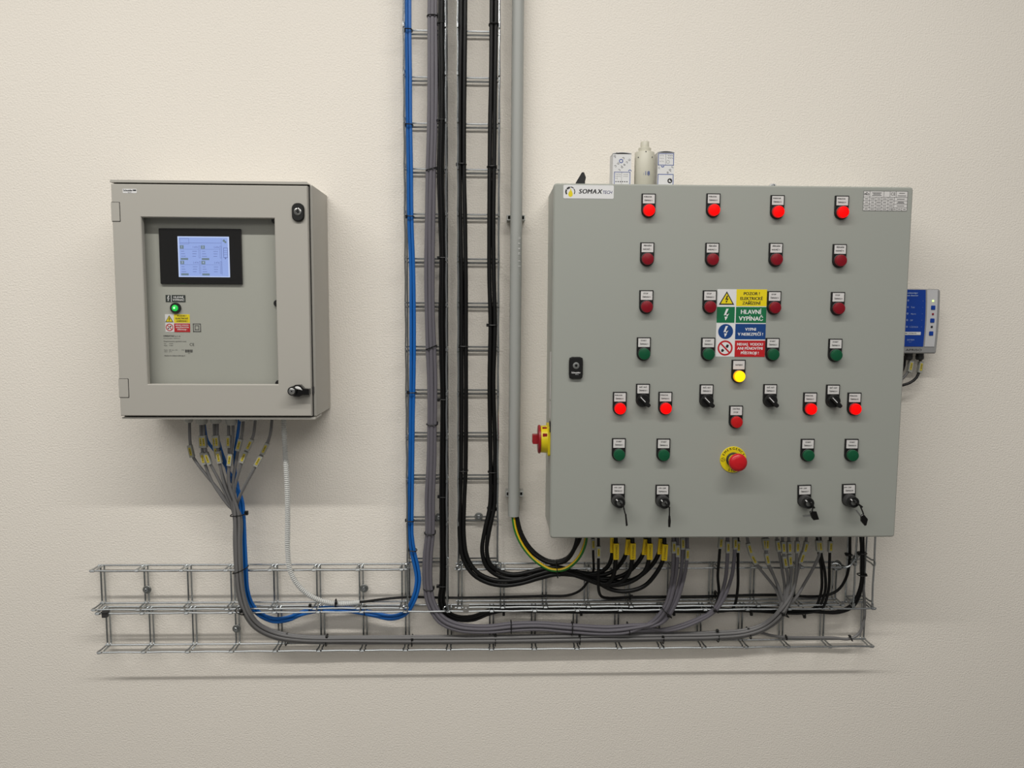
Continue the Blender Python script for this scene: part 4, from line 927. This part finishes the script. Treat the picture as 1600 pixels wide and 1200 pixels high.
for i, (a_, b_) in enumerate(((-3.3, .003), (0, .006), (3.3, .003), (-3.3, -.003), (0, 0), (3.3, -.0035), (0, -.007))):
    cable(jit(offset_path(KT, a_, b_), .4) + KE[i], .0033, 'cable_black', KN2[i], 'thin black cables of the vertical tray', tags=KTG[i])
# --- thick black power cables with yellow tags
PL = [(724, -40, .038), (723.5, 40, .038), (722.5, 120, .038), (721.5, 257, .038), (723, 340, .038), (724.5, 430, .038), (724.5, 540, .038), (724.5, 620, .038), (724, 735, .038), (722, 790, .04), (722, 840, .044), (727, 872, .048), (742, 895, .05), (763, 907, .05), (787, 911, .05), (815, 908, .05), (842, 900, .052), (870, 894, .054)]
PR = [(772, -40, .036), (771.5, 40, .036), (770.5, 120, .036), (769.5, 190, .036), (768.5, 262, .036), (768, 340, .036), (768, 430, .036), (770, 505, .036), (768, 600, .036), (769.5, 680, .036), (770, 735, .038), (769, 792, .042), (761, 828, .048), (757, 860, .050), (763, 883, .05), (780, 896, .048), (803, 901, .048), (828, 897, .048), (850, 892, .05), (872, 889.5, .052)]
PE = [[(905, 894, .05), (930, 896, .05), (947, 888, .056), (955.5, 872, .066), (957, 850, .072), (957, 820, .075)], [(905, 896, .052), (935, 899, .052), (957, 893, .058), (973, 876, .066), (980, 858, .072), (981, 820, .075)],
      [(905, 897, .054), (945, 904, .054), (975, 898, .06), (998, 877, .068), (1007, 858, .072), (1008, 820, .075)], [(905, 899, .056), (950, 908, .056), (988, 906, .062), (1016, 886, .068), (1030, 862, .072), (1032, 820, .075)],
      [(905, 898, .060), (930, 908, .064), (948, 912, .072), (958, 900, .078), (961.5, 880, .08), (962, 820, .08)], [(905, 900, .062), (940, 912, .066), (968, 910, .074), (983, 895, .08), (987.5, 875, .082), (988, 820, .08)],
      [(905, 901, .064), (945, 914, .068), (983, 910, .076), (1007, 893, .08), (1013.5, 875, .082), (1014, 820, .08)], [(905, 900, .058), (935, 911, .060), (955, 921, .064), (978, 924, .068), (1006, 916, .074), (1027, 893, .08), (1036.5, 872, .083), (1038, 820, .08)]]
POS = ('rear of the first pair', 'rear of the second pair', 'rear of the third pair', 'rear of the fourth pair', 'front of the first pair', 'front of the second pair', 'front of the third pair', 'front of the fourth pair')
for i in range(8):
    left = i in (3, 5, 6, 7)
    j = (3, 5, 6, 7).index(i) if left else (0, 1, 2, 4).index(i)
    a_, b_ = ((-3.4, 0), (3.4, 0), (-3.3, .0095), (3.4, .0095))[j]
    base = offset_path(PL if left else PR, a_, b_)
    v = 851.5 if i < 4 else 860.5
    u = (957, 980.5, 1007.2, 1031, 962, 988, 1014, 1037)[i]
    cable(jit(base, .4) + PE[i], .0049, 'cable_black', 'black power cable with yellow tag, ' + POS[i] + ' of tags', 'power cables with yellow tags', sides=10, tags=[(u, v)], tagkind='yellow', texts='ČERPADLO %d' % (i + 1))
# --- earth cables out of the pipe
cable([(801.5, 790, .034), (802, 808, .034), (806, 830, .04), (818, 855, .048), (838, 877, .058), (862, 890.5, .068), (883, 889, .072), (903, 873, .078), (914, 850, .08), (917.5, 820, .08)], .0043, ['cable_green', 'cable_yellow'], 'green and yellow striped earth cable drooping out of the conduit pipe', sides=12, stripe=(9, 10, 11, 8))
cable([(805, 790, .03), (806, 808, .03), (812, 832, .036), (826, 857, .044), (848, 875, .052), (866, 880.5, .06), (884, 876, .068), (897, 858, .076), (902, 840, .08), (903, 820, .08)], .0048, 'cable_black', 'thick black cable drooping beside the striped earth cable, nearer the wall', 'black cables out of the pipe', sides=10)
cable([(806, 790, .022), (808, 808, .022), (815, 834, .03), (830, 858, .038), (851, 874, .046), (867, 877.5, .054), (886, 872, .062), (899, 855, .07), (907, 838, .075), (908, 820, .078)], .0046, 'cable_black', 'thick black cable drooping out of the conduit pipe, innermost', 'black cables out of the pipe', sides=10)
# --- corrugated hose and the thin black cable out of it
HP = smooth_path([at(*p) for p in ((443.5, 645, .085), (444, 675, .085), (446.5, 720, .082), (449, 770, .078), (449.5, 820, .07), (449.5, 860, .062), (453, 890, .058), (464, 912, .054), (482, 929, .048), (503, 939, .040), (530, 943.5, .032), (563, 941, .026))], .0012)
acc = [0.0]
for i in range(1, len(HP)): acc.append(acc[-1] + (HP[i] - HP[i - 1]).length)
HU = []; j = 0; STEP = .00115
for i in range(int(acc[-1] / STEP)):                 # even spacing, four rings to a rib
    while acc[j + 1] < i * STEP: j += 1
    HU.append(HP[j].lerp(HP[j + 1], (i * STEP - acc[j]) / max(1e-9, acc[j + 1] - acc[j])))
hs = MB().tube(HU, .0055, 12, rfun=lambda i: (.0062, .0062, .0047, .0047)[i % 4])
tag(hs.build('corrugated_hose', 'flex_grey'), 'white corrugated cable hose hanging from the display cabinet', 'hose')
cable([(552, 941.5, .027), (566, 940.5, .026), (600, 936, .024), (640, 933, .02), (700, 934, .018), (780, 933, .018), (850, 931, .018), (888, 930, .02), (906, 923, .026), (919, 908, .036), (927, 892, .05), (927, 870, .064), (926, 820, .075)], .0030, 'cable_black', 'thin black cable running out of the white corrugated hose', tags=[(927, 849)])
cable([(935, 820, .085), (935, 862, .085), (935, 900, .08), (935.5, 922, .066), (940, 932, .05), (952, 934.5, .036), (990, 933, .026), (1100, 932, .022), (1200, 929.5, .022), (1285, 931, .022), (1308, 923, .026), (1322, 903, .032), (1327.5, 875, .04), (1328, 850, .05), (1328, 818, .06)], .0034, 'cable_black', 'black cable with a white marker left of the yellow tags', tags=[(935, 860)])
# --- cables of the alarm unit
cable([(1437.5, 556, .026), (1438, 568, .028), (1436, 580, .032), (1432, 590, .034), (1422, 598, .034), (1405, 603, .032), (1380, 607, .024), (1350, 622, .012)], .0032, 'cable_black', 'black cable looping under the right gland of the alarm unit', 'alarm unit cables', tags=[(1437.5, 577)])
cable([(1420, 556, .026), (1422, 568, .03), (1420, 578, .034), (1412, 590, .034), (1396, 600, .03), (1362, 625, .012)], .003, 'cable_grey', 'grey cable with a marker under the left gland of the alarm unit', 'alarm unit cables', tags=[(1421, 573)])
cable([(1413, 556, .02), (1413, 570, .02), (1408, 582, .02), (1396, 592, .018), (1362, 610, .012)], .0032, 'cable_black', 'black cable half hidden behind the corner of the button cabinet', 'alarm unit cables')

# ---------------------------------------------------------------- cable ties
def tie(u, v, d, ang, half, dep, label, head=None, group='black cable ties', hs=1.0):
    """strap loop round a bundle: ang = direction of the strap in the photo (deg), half = half length in px, dep = half depth"""
    c = at(u, v, d); e = at(u + math.cos(math.radians(ang)), v + math.sin(math.radians(ang)), d) - c; pxm = e.length; e.normalize()
    n = 22; pts = []
    for i in range(n):
        t = 2 * math.pi * i / n; cs, sn = math.cos(t), math.sin(t)
        pw = lambda q: math.copysign(abs(q) ** .7, q)
        pts.append(c + e * (pw(cs) * half * pxm) + Vector((0, -1, 0)) * (pw(sn) * dep))
    o = tag(MB().tube(pts, .0013, 6, closed=True).build('cable_tie', 'black_plastic'), label, 'cable tie', group)
    if head:
        h = at(u + head[0], v + head[1], d + head[2] if len(head) > 2 else d)
        MB().rbox(h.x - .003 * hs, h.x + .003 * hs, h.z - .0035 * hs, h.z + .0035 * hs, h.y + .0028, h.y - .0032, .0008, bevel=.0006).build('tie_head', 'black_plastic', o)
    return o
O5 = ('first', 'second', 'third', 'fourth', 'fifth', 'sixth', 'seventh', 'eighth')
for i, (u, v) in enumerate(((638, 47.5), (639, 195.5), (641, 338.5), (644, 613), (641, 813), (645, 859))):
    tie(u, v, .044, 2 if v < 850 else 6, 6.2, .0115, 'black cable tie on the vertical blue cables, %s from the top' % O5[i], (-6, 0))
for i, (u, v, an, hf) in enumerate(((675.5, 26, 0, 8), (673.5, 265, -16, 8), (673.5, 543, -22, 8.5), (675, 663, 2, 8.5), (671.5, 833, 4, 8.3), (669.5, 920, 6, 8))):
    tie(u, v, .036, an, hf, .0125, 'black cable tie on the vertical grey cables, %s from the top' % O5[i], (7.5, -2))
for i, (u, v) in enumerate(((690, 37), (689, 188), (692, 403), (693.5, 624), (692.5, 776), (692, 915))):
    tie(u, v, .040, 0, 6.5, .0085, 'black cable tie on the thin black vertical cables, %s from the top' % O5[i], ((-8, 1) if i % 2 else (-7, 0)))
for i, (u, v) in enumerate(((721.5, 257), (724.5, 541), (724, 735))):
    tie(u, v, .042, 0, 7, .0135, 'black cable tie on the left thick black vertical bundle, %s from the top' % O5[i], (-7, 0))
for i, (u, v) in enumerate(((771.5, 39), (768.5, 261), (769.5, 508), (770, 737), (768.5, 795))):
    tie(u, v, .040, 0 if v < 790 else 12, 7.4, .0135, 'black cable tie on the right thick black vertical bundle, %s from the top' % O5[i], (-7.5, 0) if i == 2 else (6, 0))
tie(373, 803.5, .066, -6, 12, .016, 'black cable tie around grey and blue cables, first below the display cabinet', (12, -2), hs=1.3)
tie(376, 890, .066, -22, 12, .016, 'black cable tie holding grey and blue cables to the upper rail')
tie(376, 955, .064, 25, 8, .014, 'black cable tie on the grey cables at the double rail', (0, 0, .014))
tie(484.5, 951, .030, 90, 4.5, .009, 'black cable tie on the blue cables beneath the corrugated hose', (0, -5))
tie(525, 943, .033, 86, 6.4, .0075, 'black cable tie around the end of the corrugated hose', (0, -1, .008))
tie(570, 955, .030, 90, 5.5, .009, 'black cable tie on the blue cables right of the corrugated hose', (1, -6))
for i, (u, v) in enumerate(((448, 999), (510.5, 1000), (644, 1000.5), (774, 1000), (905.5, 998), (1035.5, 996), (1121, 993.5), (1170, 989))):
    tie(u, v, .026, 92 if i < 7 else 75, 8.2, .0135, 'black cable tie on the lowest grey cable bundle, %s from the left' % O5[i], (0, -8 + 3 * (i % 3), .012), hs=.9)
tie(1223, 958, .062, 30, 9, .015, 'black cable tie where the grey cables fan out to the button cabinet', (1, 2, .014))
for i, (u, v, an) in enumerate(((798.5, 979.5, 90), (893.5, 982, 92), (982, 982, 80))):
    tie(u, v, .036, an, 9.3, .0135, 'black cable tie on the horizontal violet-grey bundle, %s from the left' % O5[i])
tie(1041.5, 957, .060, 45, 10, .014, 'black cable tie where four grey cables rise under the button cabinet', (3, 5, .01))
tie(1117, 952, .058, 45, 6, .012, 'black cable tie on the two grey cables at the double rail', (0, 2, .01))
for i, (u, v) in enumerate(((786, 953), (907, 953), (1052, 953), (1173, 953), (1256, 957))):
    tie(u, v, .031, 90, 6.5, .0095, 'black cable tie on the black cables between the trays, %s from the left' % O5[i], (1, 6.5))
tie(869.5, 889, .066, 84, 12, .022, 'black cable tie gathering the earth cable and black bundles', (4, 9, .005))
tie(985, 933, .026, 90, 4, .006, 'black cable tie on the thin black cable below the yellow tags', (2, -1, .006))
tie(1119, 930, .034, 90, 6, .012, 'black cable tie behind the two grey cables on the thin black cable', (-2, -3, .008))
tie(1228.5, 996, .024, 80, 3.5, .005, 'small black cable tie on the single grey cable, left of the lowest rail end', (0, -1, .005), hs=.7)
tie(1329, 997, .026, 60, 4.5, .006, 'small black cable tie on the single grey cable at the right tray end', (-1, -3, .005), hs=.7)
tie(1326, 866, .046, 5, 5, .008, 'black cable tie at the top of the short vertical tray, left', (-3, 0))
tie(1347, 864, .052, 0, 6, .010, 'black cable tie at the top of the short vertical tray, right', (-4, 1))
tie(1347, 898, .045, 0, 6.5, .010, 'black cable tie halfway down the short vertical tray', (5, 0))
